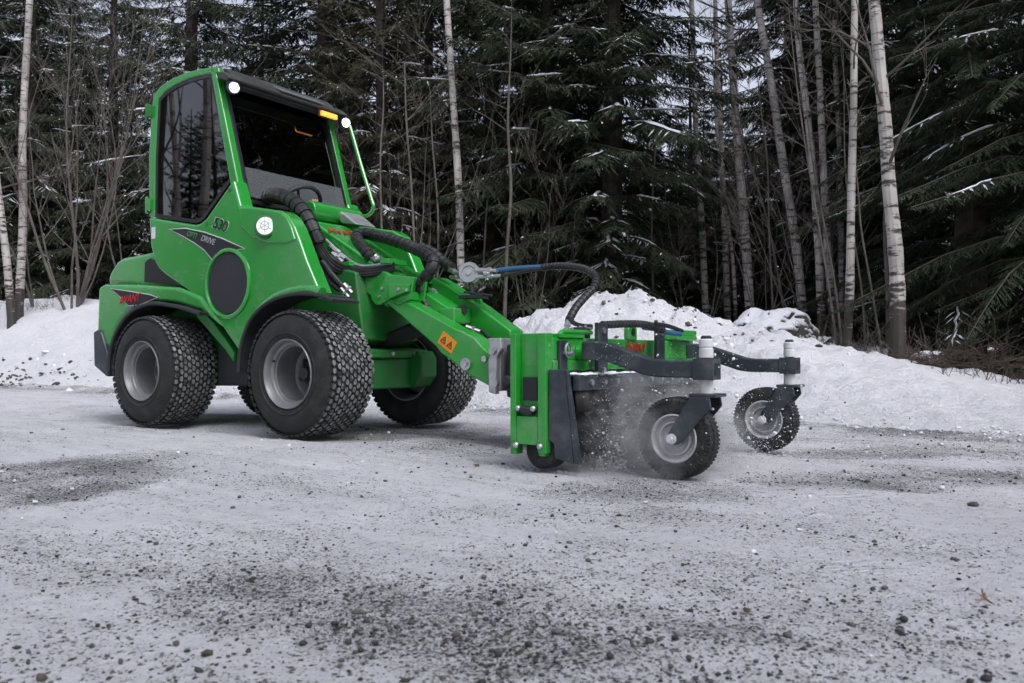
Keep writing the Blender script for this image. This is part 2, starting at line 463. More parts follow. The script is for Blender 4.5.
def snow_ground_mat(name, road):
    m = bpy.data.materials.new(name); m.use_nodes = True
    t = m.node_tree; b = t.nodes["Principled BSDF"]; N = t.nodes.new; L = t.links.new
    b.inputs["Roughness"].default_value = .8
    b.inputs["Specular IOR Level"].default_value = .25
    tc = N("ShaderNodeTexCoord")
    at_ = N("ShaderNodeAttribute"); at_.attribute_name = "cover"
    def noise(sc, det=6, ro=.6):
        n = N("ShaderNodeTexNoise"); n.inputs["Scale"].default_value = sc; n.inputs["Detail"].default_value = det; n.inputs["Roughness"].default_value = ro
        L(tc.outputs["Object"], n.inputs["Vector"]); return n
    def ramp(src, p0, p1, c0=(0, 0, 0), c1=(1, 1, 1)):
        r = N("ShaderNodeValToRGB"); r.color_ramp.elements[0].position = p0; r.color_ramp.elements[1].position = p1
        r.color_ramp.elements[0].color = (*c0, 1); r.color_ramp.elements[1].color = (*c1, 1); L(src, r.inputs["Fac"]); return r.outputs["Color"]
    def mth(op, a, bb, clamp=False):
        q = N("ShaderNodeMath"); q.operation = op; q.use_clamp = clamp
        for i, z in enumerate((a, bb)):
            if isinstance(z, (int, float)): q.inputs[i].default_value = z
            else: L(z, q.inputs[i])
        return q.outputs[0]
    def mixc(f, a, bb):
        q = N("ShaderNodeMix"); q.data_type = 'RGBA'
        if isinstance(f, (int, float)): q.inputs[0].default_value = f
        else: L(f, q.inputs[0])
        for i, z in ((6, a), (7, bb)):
            if isinstance(z, tuple): q.inputs[i].default_value = (*z, 1)
            else: L(z, q.inputs[i])
        return q.outputs[2]
    vor = N("ShaderNodeTexVoronoi"); vor.inputs["Scale"].default_value = 105; vor.inputs["Randomness"].default_value = 1
    L(tc.outputs["Object"], vor.inputs["Vector"])
    vcol = N("ShaderNodeSeparateColor"); L(vor.outputs["Color"], vcol.inputs[0])
    vor2 = N("ShaderNodeTexVoronoi"); vor2.inputs["Scale"].default_value = 230; L(tc.outputs["Object"], vor2.inputs["Vector"])
    vcol2 = N("ShaderNodeSeparateColor"); L(vor2.outputs["Color"], vcol2.inputs[0])
    nf = noise(210, 4, .7).outputs["Fac"]; nm = noise(30, 6, .7).outputs["Fac"]; nl = noise(1.7, 5, .6).outputs["Fac"]
    if road:
        sx = N("ShaderNodeSeparateXYZ"); L(tc.outputs["Object"], sx.inputs[0])
        dd_ = mth('ADD', mth('ADD', mth('MULTIPLY', sx.outputs[0], .58), mth('MULTIPLY', sx.outputs[1], .815)), -5.077)
        uu_ = mth('ADD', mth('MULTIPLY', sx.outputs[0], -.815), mth('MULTIPLY', sx.outputs[1], .58))
        cb_ = N("ShaderNodeCombineXYZ"); L(mth('MULTIPLY', uu_, 1.6), cb_.inputs[0]); L(mth('MULTIPLY', dd_, 9), cb_.inputs[1])
        ns_ = N("ShaderNodeTexNoise"); ns_.inputs["Scale"].default_value = 1.0; ns_.inputs["Detail"].default_value = 8; ns_.inputs["Roughness"].default_value = .68; L(cb_.outputs[0], ns_.inputs["Vector"])
        smear = ramp(ns_.outputs["Fac"], .46, .68)
        white = mixc(ramp(nl, .35, .68), (.66, .66, .69), (.78, .78, .81))
        white = mixc(mth('MULTIPLY', ramp(nm, .44, .64), .32), white, (.46, .45, .45))
        white = mixc(mth('MULTIPLY', ramp(nf, .48, .66), .34), white, (.36, .355, .355))
        white = mixc(mth('MULTIPLY', smear, .32), white, (.40, .395, .39))
        g = mth('ADD', at_.outputs["Fac"], mth('MULTIPLY', mth('SUBTRACT', nm, .5), .55))
        g = mth('ADD', g, mth('MULTIPLY', mth('SUBTRACT', noise(6, 5, .7).outputs["Fac"], .5), .5))
        g = mth('ADD', g, mth('MULTIPLY', mth('SUBTRACT', ns_.outputs["Fac"], .5), .55))
        def stones(v, vc, rmax, gain):
            on = mth('GREATER_THAN', mth('MULTIPLY', g, gain), vc.outputs[1])
            return mth('MULTIPLY', on, ramp(v.outputs["Distance"], rmax, rmax + .12, (1, 1, 1), (0, 0, 0)))
        s1 = stones(vor, vcol, .40, .62); s2 = stones(vor2, vcol2, .46, .85)
        film = mth('MULTIPLY', ramp(g, .25, .85), .62)
        film = mth('MULTIPLY', film, ramp(nf, .38, .58))
        stone = mixc(vcol.outputs[0], (.030, .029, .027), (.17, .165, .155))
        stone2 = mixc(vcol2.outputs[0], (.035, .034, .032), (.21, .205, .195))
        base = mixc(film, white, (.17, .165, .155))
        base = mixc(mth('MULTIPLY', s2, .85), base, stone2)
        base = mixc(mth('MULTIPLY', s1, .92), base, stone)
        h = mth('ADD', mth('MULTIPLY', nm, 1.0), mth('MULTIPLY', s1, mth('SUBTRACT', .8, vor.outputs["Distance"])))
        h = mth('ADD', h, mth('MULTIPLY', nf, .45)); h = mth('ADD', h, mth('MULTIPLY', s2, .3)); st = .9; dist = .026
        # old tread prints along the road
        for d0, amp in ((-1.25, .5), (-2.15, .45), (-3.05, .3), (-.65, .4)):
            off = mth('ABSOLUTE', mth('ADD', mth('ADD', dd_, -d0), mth('MULTIPLY', nl, .25)), 0)
            lug = mth('SINE', mth('MULTIPLY', mth('ADD', uu_, off), 150), 0)
            msk = ramp(off, .10, .15, (1, 1, 1), (0, 0, 0))
            h = mth('ADD', h, mth('MULTIPLY', mth('MULTIPLY', lug, msk), mth('MULTIPLY', ramp(noise(2.3, 3, .5).outputs["Fac"], .40, .62), amp * .5)))
    else:
        white = mixc(ramp(nl, .3, .7), (.72, .72, .745), (.80, .80, .82))
        white = mixc(mth('MULTIPLY', ramp(noise(6, 8, .7).outputs["Fac"], .56, .72), .14), white, (.30, .28, .26))
        lit = mixc(ramp(nm, .35, .65), (.022, .016, .011), (.075, .05, .032))
        fac = ramp(mth('SUBTRACT', at_.outputs["Fac"], mth('MULTIPLY', noise(9, 6, .65).outputs["Fac"], .95)), -.02, .06)
        base = mixc(fac, white, lit)
        h = mth('ADD', mth('MULTIPLY', noise(9, 9, .68).outputs["Fac"], 1.5), mth('MULTIPLY', nm, .7)); st = .9; dist = .07
    bp = N("ShaderNodeBump"); bp.inputs["Strength"].default_value = st; bp.inputs["Distance"].default_value = dist
    L(h, bp.inputs["Height"]); L(bp.outputs["Normal"], b.inputs["Normal"]); L(base, b.inputs["Base Color"])
    return m

def ground_part(name, j0, j1, attr, m):
    n0 = len(GU); sl = slice(j0, j1 + 1); w_ = j1 - j0 + 1
    V = np.stack([GX[:, sl].ravel(), GY[:, sl].ravel(), GZ[:, sl].ravel()], 1)
    i, j = np.meshgrid(np.arange(n0 - 1), np.arange(w_ - 1), indexing='ij')
    a = (i * w_ + j).ravel()
    me = np_mesh(name, V, np.stack([a, a + w_, a + w_ + 1, a + 1], 1)[:, ::-1], m, smooth=True)
    me.attributes.new("cover", 'FLOAT', 'POINT').data.foreach_set("value", attr[:, sl].ravel().astype(np.float32))
    if me.polygons[0].normal.z < 0: me.flip_normals()
    return tag(link(name, me), kind='structure')
_je = int(np.argmin(np.abs(GD)))
ground_part("road", 0, _je, GR, snow_ground_mat("road_snow_gravel", True))
ground_part("ground", _je, len(GD) - 1, LITT, snow_ground_mat("bank_snow", False))
def gz(X, Y): return float(terrain(np.array([X]), np.array([Y]))[0])

# ------------------------------------------------------------------ trees
NEEDLE = mat("spruce_needles", (.019, .028, .015), .75, col2=(.040, .050, .026), vscale=1.6, spec=.25)
NEEDLE_G = mat("spruce_needles_green", (.017, .026, .013), .7, col2=(.034, .047, .022), vscale=1.6, spec=.25)
NEEDLE_B = mat("spruce_needles_brownish", (.026, .028, .015), .75, col2=(.052, .050, .027), vscale=1.4, spec=.25)
SBARK = mat("spruce_bark", (.045, .034, .027), .9, var=.4, vscale=9, bump=.8, bscale=30)
BSNOW = mat("branch_snow", (.72, .73, .76), .7)
TWIG = mat("twig_bark", (.065, .053, .045), .8, col2=(.13, .113, .10), vscale=5)
TWIG_D = mat("dark_twig_bark", (.035, .026, .022), .85)

def birch_mat():
    m = mat("birch_bark", (.42, .39, .35), .7, bump=.4, bscale=25)
    t = m.node_tree; b = t.nodes["Principled BSDF"]; N = t.nodes.new; L = t.links.new
    tc = N("ShaderNodeTexCoord"); mp = N("ShaderNodeMapping"); mp.inputs["Scale"].default_value = (5, 5, 22)
    L(tc.outputs["Object"], mp.inputs[0])
    n = N("ShaderNodeTexNoise"); n.inputs["Scale"].default_value = 1.0; n.inputs["Detail"].default_value = 5; n.inputs["Roughness"].default_value = .65; L(mp.outputs[0], n.inputs["Vector"])
    r = N("ShaderNodeValToRGB"); r.color_ramp.elements[0].position = .53; r.color_ramp.elements[1].position = .61
    r.color_ramp.elements[0].color = (0, 0, 0, 1); L(n.outputs["Fac"], r.inputs["Fac"])
    n2 = N("ShaderNodeTexNoise"); n2.inputs["Scale"].default_value = 3; n2.inputs["Detail"].default_value = 4; L(tc.outputs["Object"], n2.inputs["Vector"])
    r2 = N("ShaderNodeValToRGB"); r2.color_ramp.elements[0].color = (.25, .225, .205, 1); r2.color_ramp.elements[1].color = (.44, .41, .38, 1)
    r2.color_ramp.elements[0].position = .35; r2.color_ramp.elements[1].position = .65
    L(n2.outputs["Fac"], r2.inputs["Fac"])
    # the rough dark bark at the foot
    sx = N("ShaderNodeSeparateXYZ"); L(tc.outputs["Object"], sx.inputs[0])
    mr = N("ShaderNodeMapRange"); mr.inputs[1].default_value = .1; mr.inputs[2].default_value = .9; mr.inputs[3].default_value = .30; mr.inputs[4].default_value = 0; L(sx.outputs[2], mr.inputs[0])
    ad = N("ShaderNodeMath"); ad.operation = 'ADD'; L(n.outputs["Fac"], ad.inputs[0]); L(mr.outputs[0], ad.inputs[1]); L(ad.outputs[0], r.inputs["Fac"])
    mxn = N("ShaderNodeMix"); mxn.data_type = 'RGBA'; L(r.outputs["Color"], mxn.inputs[0]); L(r2.outputs["Color"], mxn.inputs[6]); mxn.inputs[7].default_value = (.035, .028, .024, 1)
    L(mxn.outputs[2], b.inputs["Base Color"])
    return m
BIRCH = birch_mat()

def quads_from_blades(A, B, W, N_):
    """tapering flat blades: base A, tip B, half width W, face normal N_"""
    d = B - A; s = np.cross(d, N_); s /= (np.linalg.norm(s, axis=1, keepdims=True) + 1e-9)
    s *= W[:, None]
    mid = A + d * .45
    V = np.stack([A - s * .35, mid - s, B, mid + s], 1).reshape(-1, 3)
    return V, np.arange(len(V)).reshape(-1, 4)

def spruce_data(seed, H, Rm, z0=.5, whorl=.30, nb=6, step=.042, blade=.016, droop=.38, snow=.34, gap=.12, twl=1.0, swd=1.0):
    g = np.random.default_rng(seed)
    A, B, W, Nn = [], [], [], []
    wood = MB(); sn = MB()
    # trunk
    kz = np.linspace(0, H, 14)
    wood.tube([(0.02 * math.sin(z * .9 + seed), .02 * math.cos(z * .7), z) for z in kz], [max(.012, .011 * H * (1 - z / H) ** .9 + .012) for z in kz], 8)
    z = z0
    up = np.array([0, 0, 1.])
    while z < H - .25:
        rel = (z - z0) / (H - z0)
        env = Rm * (1 - rel) ** .75 * (.72 + .28 * min(1, rel / .12))
        off = g.uniform(0, 6.28)
        for k in range(nb):
            if g.random() < gap: continue
            L_ = env * g.uniform(.55, 1.12) * (1 + .25 * math.sin(off + k * 2.4 + z))
            if L_ < .12: continue
            az = off + 6.283 * k / nb + g.uniform(-.35, .35)
            dr = droop * g.uniform(.7, 1.3) * (1 - .75 * rel); up0 = .10 + .75 * rel ** 1.5
            h = np.array([math.cos(az), math.sin(az), 0]); lat = np.array([-h[1], h[0], 0])
            n = max(4, int(L_ / step)); tt = np.linspace(0, 1, n)
            bend = g.uniform(-.18, .18)
            zz = z + L_ * (up0 * tt - (dr + .2) * tt ** 2 + .20 * tt ** 4)
            SP = h * (L_ * tt)[:, None] + lat * (L_ * bend * tt ** 2)[:, None] + up * zz[:, None]
            # wood of the branch
            ks = np.linspace(0, n - 1, 5).astype(int)
            wood.tube([SP[q] for q in ks], [max(.003, .010 * L_ * (1 - .8 * q / n)) for q in ks], 4, cap=False)
            keep = np.where(tt > .10)[0]
            i = np.repeat(keep, 2); sd_ = np.tile([-1., 1.], len(keep))
            m_ = len(i); t_ = tt[i]
            tl = twl * np.minimum(.50, .10 + .34 * L_ * (1 - t_) ** .8 * np.minimum(1, t_ / .25)) * g.uniform(.55, 1.15, m_)
            fw = np.gradient(SP, axis=0); fw /= np.linalg.norm(fw, axis=1, keepdims=True); fw = fw[i]
            dirv = fw * g.uniform(.45, .85, m_)[:, None] + lat * (sd_ * g.uniform(.55, 1.0, m_))[:, None] - up * g.uniform(.15, .70, m_)[:, None]
            dirv /= np.linalg.norm(dirv, axis=1, keepdims=True)
            a = SP[i]; b = a + dirv * tl[:, None]
            nn = up + g.normal(0, .55, (m_, 3))
            A.append(a); B.append(b); W.append(np.full(m_, blade) * g.uniform(.7, 1.2, m_)); Nn.append(nn)
            # needle sprays off each twig
            for fr in (.2, .36, .52, .68, .84):
                s2 = g.choice([-1., 1.], m_)
                d2 = dirv * .7 + np.cross(dirv, up) * (s2 * g.uniform(.4, .9, m_))[:, None] - up * g.uniform(.1, .7, m_)[:, None]
                a2 = a + dirv * (tl * fr)[:, None]; b2 = a2 + d2 * (tl * g.uniform(.22, .42, m_))[:, None]
                A.append(a2); B.append(b2); W.append(np.full(m_, blade * .66)); Nn.append(up + g.normal(0, .6, (m_, 3)))
            # flecks of snow caught on twig ends
            if swd > .45:
                for _ in range(int(L_ * 3.2 * g.random())):
                    e = int(g.integers(0, m_)); a_ = a[e] + dirv[e] * tl[e] * g.uniform(.2, .7); b_ = a_ + dirv[e] * g.uniform(.03, .10); ww = g.uniform(.006, .018)
                    sd2 = np.cross(dirv[e], up); sd2 /= np.linalg.norm(sd2) + 1e-6; m2 = (a_ + b_) / 2
                    sn.add([a_ + up * .004, m2 + sd2 * ww + up * .004, b_ + up * .004, m2 - sd2 * ww + up * .004, m2 + up * (.006 + ww)], [(0, 1, 4), (1, 2, 4), (2, 3, 4), (3, 0, 4), (3, 2, 1, 0)])
            # snow lying along the branch
            if g.random() < snow:
                t0 = g.uniform(.15, .5); t1 = min(1, t0 + g.uniform(.15, .55))
                q0, q1 = int(t0 * (n - 1)), int(t1 * (n - 1))
                if q1 - q0 >= 2:
                    st = max(1, (q1 - q0) // 7); qs = list(range(q0, q1 + 1, st))
                    wd = g.uniform(.012, .032) * swd
                    vv = []; ff = []
                    for c_, q in enumerate(qs):
                        ww = wd * (g.uniform(.5, 1.3)) * (0.15 if c_ in (0, len(qs) - 1) else 1)
                        p = SP[q] + lat * g.uniform(-.02, .02)
                        vv += [p - lat * ww + up * .004, p + up * (.006 + ww * .9), p + lat * ww + up * .004, p - up * .006]
                    for c_ in range(len(qs) - 1):
                        o = c_ * 4
                        for e in range(4): ff.append((o + e, o + (e + 1) % 4, o + 4 + (e + 1) % 4, o + 4 + e))
                    sn.add(vv, ff)
                    # lumps on the twigs beside it
                    for q in qs[1:-1]:
                        if g.random() < .7:
                            ii = np.where(i == q)[0]
                            for e in ii[:2]:
                                a_ = a[e] + dirv[e] * tl[e] * .15; b_ = a[e] + dirv[e] * tl[e] * g.uniform(.5, .95); ww = g.uniform(.006, .016)
                                sd2 = np.cross(dirv[e], up); sd2 /= np.linalg.norm(sd2) + 1e-6
                                m2 = (a_ + b_) / 2
                                sn.add([a_ + up * .004, m2 + sd2 * ww + up * .004, b_ + up * .004, m2 - sd2 * ww + up * .004, m2 + up * (.006 + ww)],
                                       [(0, 1, 4), (1, 2, 4), (2, 3, 4), (3, 0, 4), (3, 2, 1, 0)])
        z += whorl * g.uniform(.7, 1.3) * (1.15 - .5 * rel)
    A = np.concatenate(A); B = np.concatenate(B); W = np.concatenate(W); Nn = np.concatenate(Nn)
    V, Fq = quads_from_blades(A, B, W, Nn)
    return V, Fq, wood, sn

SPR = []
for k, kw in enumerate([dict(seed=3, H=14.5, Rm=2.6, nb=6), dict(seed=5, H=12.5, Rm=2.1, nb=6, droop=.5), dict(seed=8, H=16.5, Rm=2.5, nb=6, z0=1.0, gap=.2, snow=.7),
                        dict(seed=12, H=8.0, Rm=1.7, nb=6, whorl=.24), dict(seed=21, H=14.0, Rm=1.9, nb=8, z0=.35, whorl=.20, step=.022, blade=.0072, droop=.55, snow=.22, twl=.5, swd=.4)]):
    V, Fq, wood, sn = spruce_data(**kw)
    SPR.append((np_mesh("crown", V, Fq, [NEEDLE_B if k == 1 else NEEDLE_G if k == 4 else NEEDLE]), wood.mesh("trunk", SBARK), sn.mesh("branch_snow", BSNOW)))

def spruce(px, D, var, label, sc=1.0, rz=None, group="spruces along the forest edge", parts=True):
    X = at(px, D)
    o = thing("spruce_tree", label, "spruce tree", (X, D, gz(X, D) - .05), rnd.uniform(0, 6.28) if rz is None else rz, group)
    o.scale = (sc * rnd.uniform(.94, 1.06), sc * rnd.uniform(.94, 1.06), sc)
    c, t, s = SPR[var]
    link("crown", c, o); link("trunk", t, o)
    if parts: link("branch_snow", s, o)
    return o

front = [
    (-60, 19, 0), (28, 20, 2), (112, 19.5, 0), (190, 18, 2), (262, 18.5, 3), (322, 17, 0), (380, 14.5, 1), (428, 16, 1), (492, 15.2, 2), (548, 14.2, 0), (612, 13.6, 2),
    (648, 26, 3), (792, 18, 2), (846, 15.5, 0), (912, 13.5, 2), (972, 9.6, 4), (1052, 8.2, 4), (1090, 12, 0), (1240, 9, 4)]
flab = ["dark spruce at the far left edge behind the white leaning birch", "tall dark spruce directly behind the leftmost birch trunk", "dark spruce behind the bare bush, left of the cab", "dark spruce whose top rises just left of the cab roof",
        "brownish spruce standing straight behind the cab roof", "dark spruce right of the cab, sky gaps beside its top", "brownish spruce drooping between the cab and the lone thin birch", "brownish spruce immediately behind the lone thin birch",
        "tall spruce behind the blue hose, left of the snow-streaked ones", "very dark spruce left of the most snow-streaked spruce", "snow-streaked spruce rising behind the snow heap and the rake",
        "spruce right of the snow-streaked one, beside the open sky", "tall spruce behind the group of leaning birches", "dark spruce between the thin birch and the thick birch", "spruce close behind the thick birch trunk",
        "green spruce with long low fronds right of the thick birch", "big near spruce filling the right edge with wide green fronds", "spruce hidden deep at the right edge of the picture", "spruce beyond the right edge of the road"]
for (px, D, v), lb in zip(front, flab): spruce(px, D, v, lb, sc=rnd.uniform(.9, 1.12))
spruce(690, 21, 3, "small pointed spruce whose tip stands against the open sky", sc=.98)
spruce(722, 24, 3, "small spruce seen between the thin leaning birches", sc=1.05)
k = 0
for D, lo, hi, st in ((23, -60, 1080, 66), (29, -60, 1080, 80), (37, -80, 1100, 90)):
    px = lo
    while px < hi:
        q = px + rnd.uniform(-16, 16)
        low = 640 < q < 745
        spruce(q, D * rnd.uniform(.93, 1.07), 3 if low else rnd.choice([0, 1, 2, 2]), "one of the dark spruces deep in the forest, merging with those around it", sc=(rnd.uniform(.50, .80) if not low else .95 * D / 28), group="spruces deep in the forest", parts=D < 30)
        px += st
for i, (px, D) in enumerate([(40, 22), (95, 21), (160, 20.5), (232, 20), (300, 19), (352, 17.5), (405, 17.5), (455, 18), (515, 17), (575, 16.5), (640, 18), (676, 18.5), (704, 17.5), (735, 18), (765, 19), (800, 17), (830, 18), (868, 16), (890, 14)]):
    spruce(px, D, 3, "low young spruce in the dark understorey between the taller spruces", sc=rnd.uniform(.46, .66), group="young spruces of the understorey")
# the other side of the road, mirrored in the cab's glass
for X, Y, v, sc in ((-13, 4.75, 3, .62), (-11.5, 4.0, 3, .60), (-16, 4.4, 3, .7), (-17, 8.2, 3, 1.2), (-27, 2.0, 2, .8), (-26, 15, 0, .7), (-21, 12.5, 3, .9), (9.2, 8.2, 2, 1.0), (11.5, 9.6, 0, 1.1), (7.6, 9.4, 2, .95), (12.5, 7.0, 2, .9), (13.5, 11, 2, 1.1), (10, 11.5, 0, 1.2), (15.5, 9, 2, 1.1), (12.5, 7.2, 3, .8), (11, 6.0, 3, .62), (14, 8.6, 3, 1.0), (15, 5.6, 3, .9), (21, 9.5, 1, .6), (18, 12, 0, 1.0), (17, 7.4, 3, .75),
                    (-9, -7, 0, 1), (-5.5, -8.5, 2, .9), (-2, -8, 1, 1), (1.5, -9, 0, .95), (5, -7.5, 2, .9), (8.5, -8.5, 0, 1), (12, -6, 1, 1), (15.5, -3.5, 0, .9), (-13, -6.5, 2, .9), (-18, -5, 1, .9)):
    o = thing("spruce_tree", "spruce across the road, seen only as a dark mirrored shape in paint and glass", "spruce tree", (X, Y, gz(X, Y) - .05), rnd.uniform(0, 6), "spruces across the road")
    o.scale = (sc,) * 3
    link("crown", SPR[v][0], o); link("trunk", SPR[v][1], o)

def twigs(mb, p, d, L_, r, g, depth, n=6, wig=.18, upb=.12, kids=(3, 5), mi=0):
    """a wiggling limb with side limbs"""
    pts = [Vector(p)]; d = Vector(d).normalized(); dirs = [d]
    for i in range(n):
        d = (d + Vector((g.uniform(-wig, wig), g.uniform(-wig, wig), g.uniform(-wig, wig) + upb * .4))).normalized()
        pts.append(pts[-1] + d * (L_ / n)); dirs.append(d)
    mb.tube(pts, [max(.0018, r * (1 - .85 * i / n)) for i in range(n + 1)], 5 if r > .008 else 3, mi, cap=False)
    if depth > 0:
        for _ in range(g.randint(*kids)):
            i = g.randint(max(1, n // 4), n - 1)
            side = Vector((g.uniform(-1, 1), g.uniform(-1, 1), g.uniform(-.15, .6)))
            dd = (dirs[i] * g.uniform(.5, 1.1) + side * .75).normalized()
            twigs(mb, pts[i], dd, L_ * g.uniform(.3, .6), max(.0022, r * (1 - .85 * i / n) * .55), g, depth - 1, max(3, n - 1), wig, upb, kids, mi)

def birch(pts, D, w0, w1, label, seed, lean=0.0, H=9.5, nbr=14, m=None, name="birch_tree", cat="birch tree", group="birches"):
    """pts: (px, row) up the trunk at depth D; w0, w1 width in pixels"""
    g = random.Random(seed)
    X0 = at(pts[0][0], D); z0 = gz(X0, D)
    o = thing(name, label, cat, (X0, D, z0 - .06), 0, group)
    line = [(0, 0, 0)]
    for j, (px, py) in enumerate(pts[1:]):
        yy = lean * (j + 1) / len(pts)
        z = CAMH + (353.1 - py) / FOC * (D + yy) - z0 + .06
        line.append(((px - 512) / FOC * (D + yy) - X0, yy, z))
    a, b = Vector(line[-2]), Vector(line[-1]); dd = (b - a).normalized(); dd = (dd + Vector((0, 0, .8))).normalized()
    while line[-1][2] < H: line.append(tuple(Vector(line[-1]) + dd * 1.2 + Vector((g.uniform(-.08, .08), g.uniform(-.08, .08), 0))))
    c = cr(line, 7); n = len(c)
    zt = line[len(pts) - 1][2]
    def rad(p):
        t = max(0, p.z) / max(.1, zt); r = (w0 + (w1 - w0) * min(1, t)) / FOC * D / 2
        if t > 1: r *= max(.08, 1 - (p.z - zt) / (H - zt + .2))
        return r * (1 + .22 * math.exp(-p.z / .10))
    tb = MB(); tb.tube(c, [rad(p) * g.uniform(.95, 1.05) for p in c], 10)
    tb.build("trunk", m or BIRCH, o)
    br = MB()
    for _ in range(nbr):
        i = g.randint(n // 3, n - 2); p = c[i]; az = g.uniform(0, 6.28)
        L_ = g.uniform(.5, 1.5)
        twigs(br, p, (math.cos(az), math.sin(az), g.uniform(.35, 1.0)), L_, max(.004, rad(p) * .3), g, 2, 6, .16, .02, (2, 4))
    br.build("branches", TWIG, o)
    return o

birch([(897, 362), (898, 310), (896, 250), (890, 185), (887, 130), (881, 60), (876, 0)], 7.6, 16, 11, "thickest white birch with black bands, right of the other trunks", 1, H=8)
birch([(846, 360), (850, 290), (852, 200), (855, 100), (857, -5)], 8.3, 9, 6.5, "slim pale birch just left of the thickest birch", 2, H=8)
birch([(752, 318), (746, 240), (739, 150), (733, 60), (729, -5)], 13.5, 10, 7, "birch rising from behind the snowy boulder", 3)
birch([(806, 318), (797, 250), (785, 170), (772, 80), (758, -5)], 12.6, 10, 7, "birch leaning left above the right end of the boulder", 4)
birch([(823, 322), (819, 250), (814, 170), (808, 110), (800, 40)], 11.5, 9, 6, "birch close right of the left-leaning birch", 5)
birch([(836, 330), (828, 250), (824, 160), (821, 80), (817, -5)], 12.2, 8, 6, "birch with a straight grey stem left of the slim pale birch", 6)
birch([(841, 330), (842, 230), (840, 130), (836, 40), (838, -5)], 14, 6, 5, "thin grey birch standing behind the slim pale birch", 7)
birch([(707, 322), (703, 240), (697, 140), (694, 40), (692, -10)], 15, 7, 5, "thin birch beside the open patch of sky", 8)
birch([(729, 322), (725, 230), (721, 130), (717, 30)], 15.5, 7, 5, "thin brownish birch left of the birch behind the boulder", 9)
birch([(737, 318), (733, 260), (724, 190), (719, 150)], 14.5, 4, 3, "crooked thin young birch left of the birch behind the boulder", 10, H=6)
birch([(462, 300), (459, 200), (453, 100), (446, -5)], 13.2, 8, 6.5, "lone white birch above the hose coupling", 11)
birch([(18, 305), (22, 220), (21, 130), (27, -5)], 14.5, 8.5, 6, "tall white birch at the left edge of the picture", 12)
birch([(12, 305), (6, 260), (0, 215), (-8, 150)], 14.2, 8, 6, "bent pale birch leaning out of the left edge", 13, H=6)
birch([(888, 345), (888, 290), (886, 230), (887, 160)], 9.5, 5, 4, "thin stem right behind the thickest birch", 14, H=6, m=TWIG)
birch([(504, 318), (507, 250), (511, 190), (508, 120)], 12.2, 4, 2.5, "thin grey stem under the blue hose", 15, H=5, m=TWIG, name="young_tree", cat="young tree", group="young trees")
birch([(1016, 300), (1018, 200), (1022, 60), (1022, -10)], 9.5, 4, 4, "thin dead stem among the fronds at the right edge", 16, H=6, m=TWIG_D, name="young_tree", cat="young tree", group="young trees")
for k, (X, Y) in enumerate([(-10.5, 5.25), (-11.5, 4.95), (-12, 4.45), (-10, 4.62), (-14, 5.35), (-15, 5.0), (-12.8, 5.6)]):
    g = random.Random(300 + k); o = thing("birch_tree", "birch across the road, seen only as a streak mirrored in the side glass", "birch tree", (X, Y, gz(X, Y) - .05), 0, "birches across the road")
    c = [(g.uniform(-.1, .1) * z * .3, g.uniform(-.1, .1) * z * .3, z) for z in np.linspace(0, 10, 7)]
    tb = MB(); tb.tube(cr(c, 4), [(.085 - .02 * (k % 3)) * (1 - i / 30) for i in range(25)], 8); tb.build("trunk", BIRCH if k % 2 else SBARK, o)
    bb = MB()
    for _ in range(10): twigs(bb, Vector(c[g.randint(2, 5)]), (g.uniform(-1, 1), g.uniform(-1, 1), .8), g.uniform(.6, 1.6), .02, g, 2, 6, .16, .02, (2, 4))
    bb.build("branches", TWIG, o)
# slanting young stems around the slim birch
for k, (pts, lb) in enumerate([
    ([(838, 360), (828, 280), (815, 200), (800, 100)], "slender brown stem slanting left from the slim birch's foot"), ([(843, 358), (836, 290), (826, 230), (812, 150)], "second slender stem from the slim birch's foot, bending left"),
    ([(866, 352), (862, 290), (852, 220), (846, 160)], "slender stem between the slim and the thickest birch"), ([(884, 348), (872, 290), (862, 230), (858, 180)], "slender stem leaning left from the thickest birch's foot"),
    ([(775, 318), (770, 240), (768, 160), (760, 90)], "slender stem behind the top of the boulder"), ([(790, 312), (770, 230), (750, 160), (735, 110)], "slender stem crossing behind the birches over the boulder"),
    ([(655, 300), (652, 230), (655, 160)], "slender stem above the snow heap"), ([(560, 312), (556, 250), (552, 190)], "slender stem right of the looping black hose"),
    ([(418, 280), (412, 200), (406, 120), (404, 60)], "slender stem between the cab and the lone birch"), ([(385, 250), (380, 170), (383, 100)], "slender stem beside the cab's far pillar"),
    ([(436, 300), (438, 220), (432, 140)], "slender stem just left of the lone birch"), ([(480, 300), (486, 220), (492, 150)], "slender stem just right of the lone birch")]):
    birch(pts, 8.4 + .5 * (k % 3) if k < 4 else 12.0 + k % 4 * .6, 2.6, 1.5, lb, 40 + k, H=3.9, nbr=9, m=TWIG, name="young_tree", cat="young tree", group="young trees")

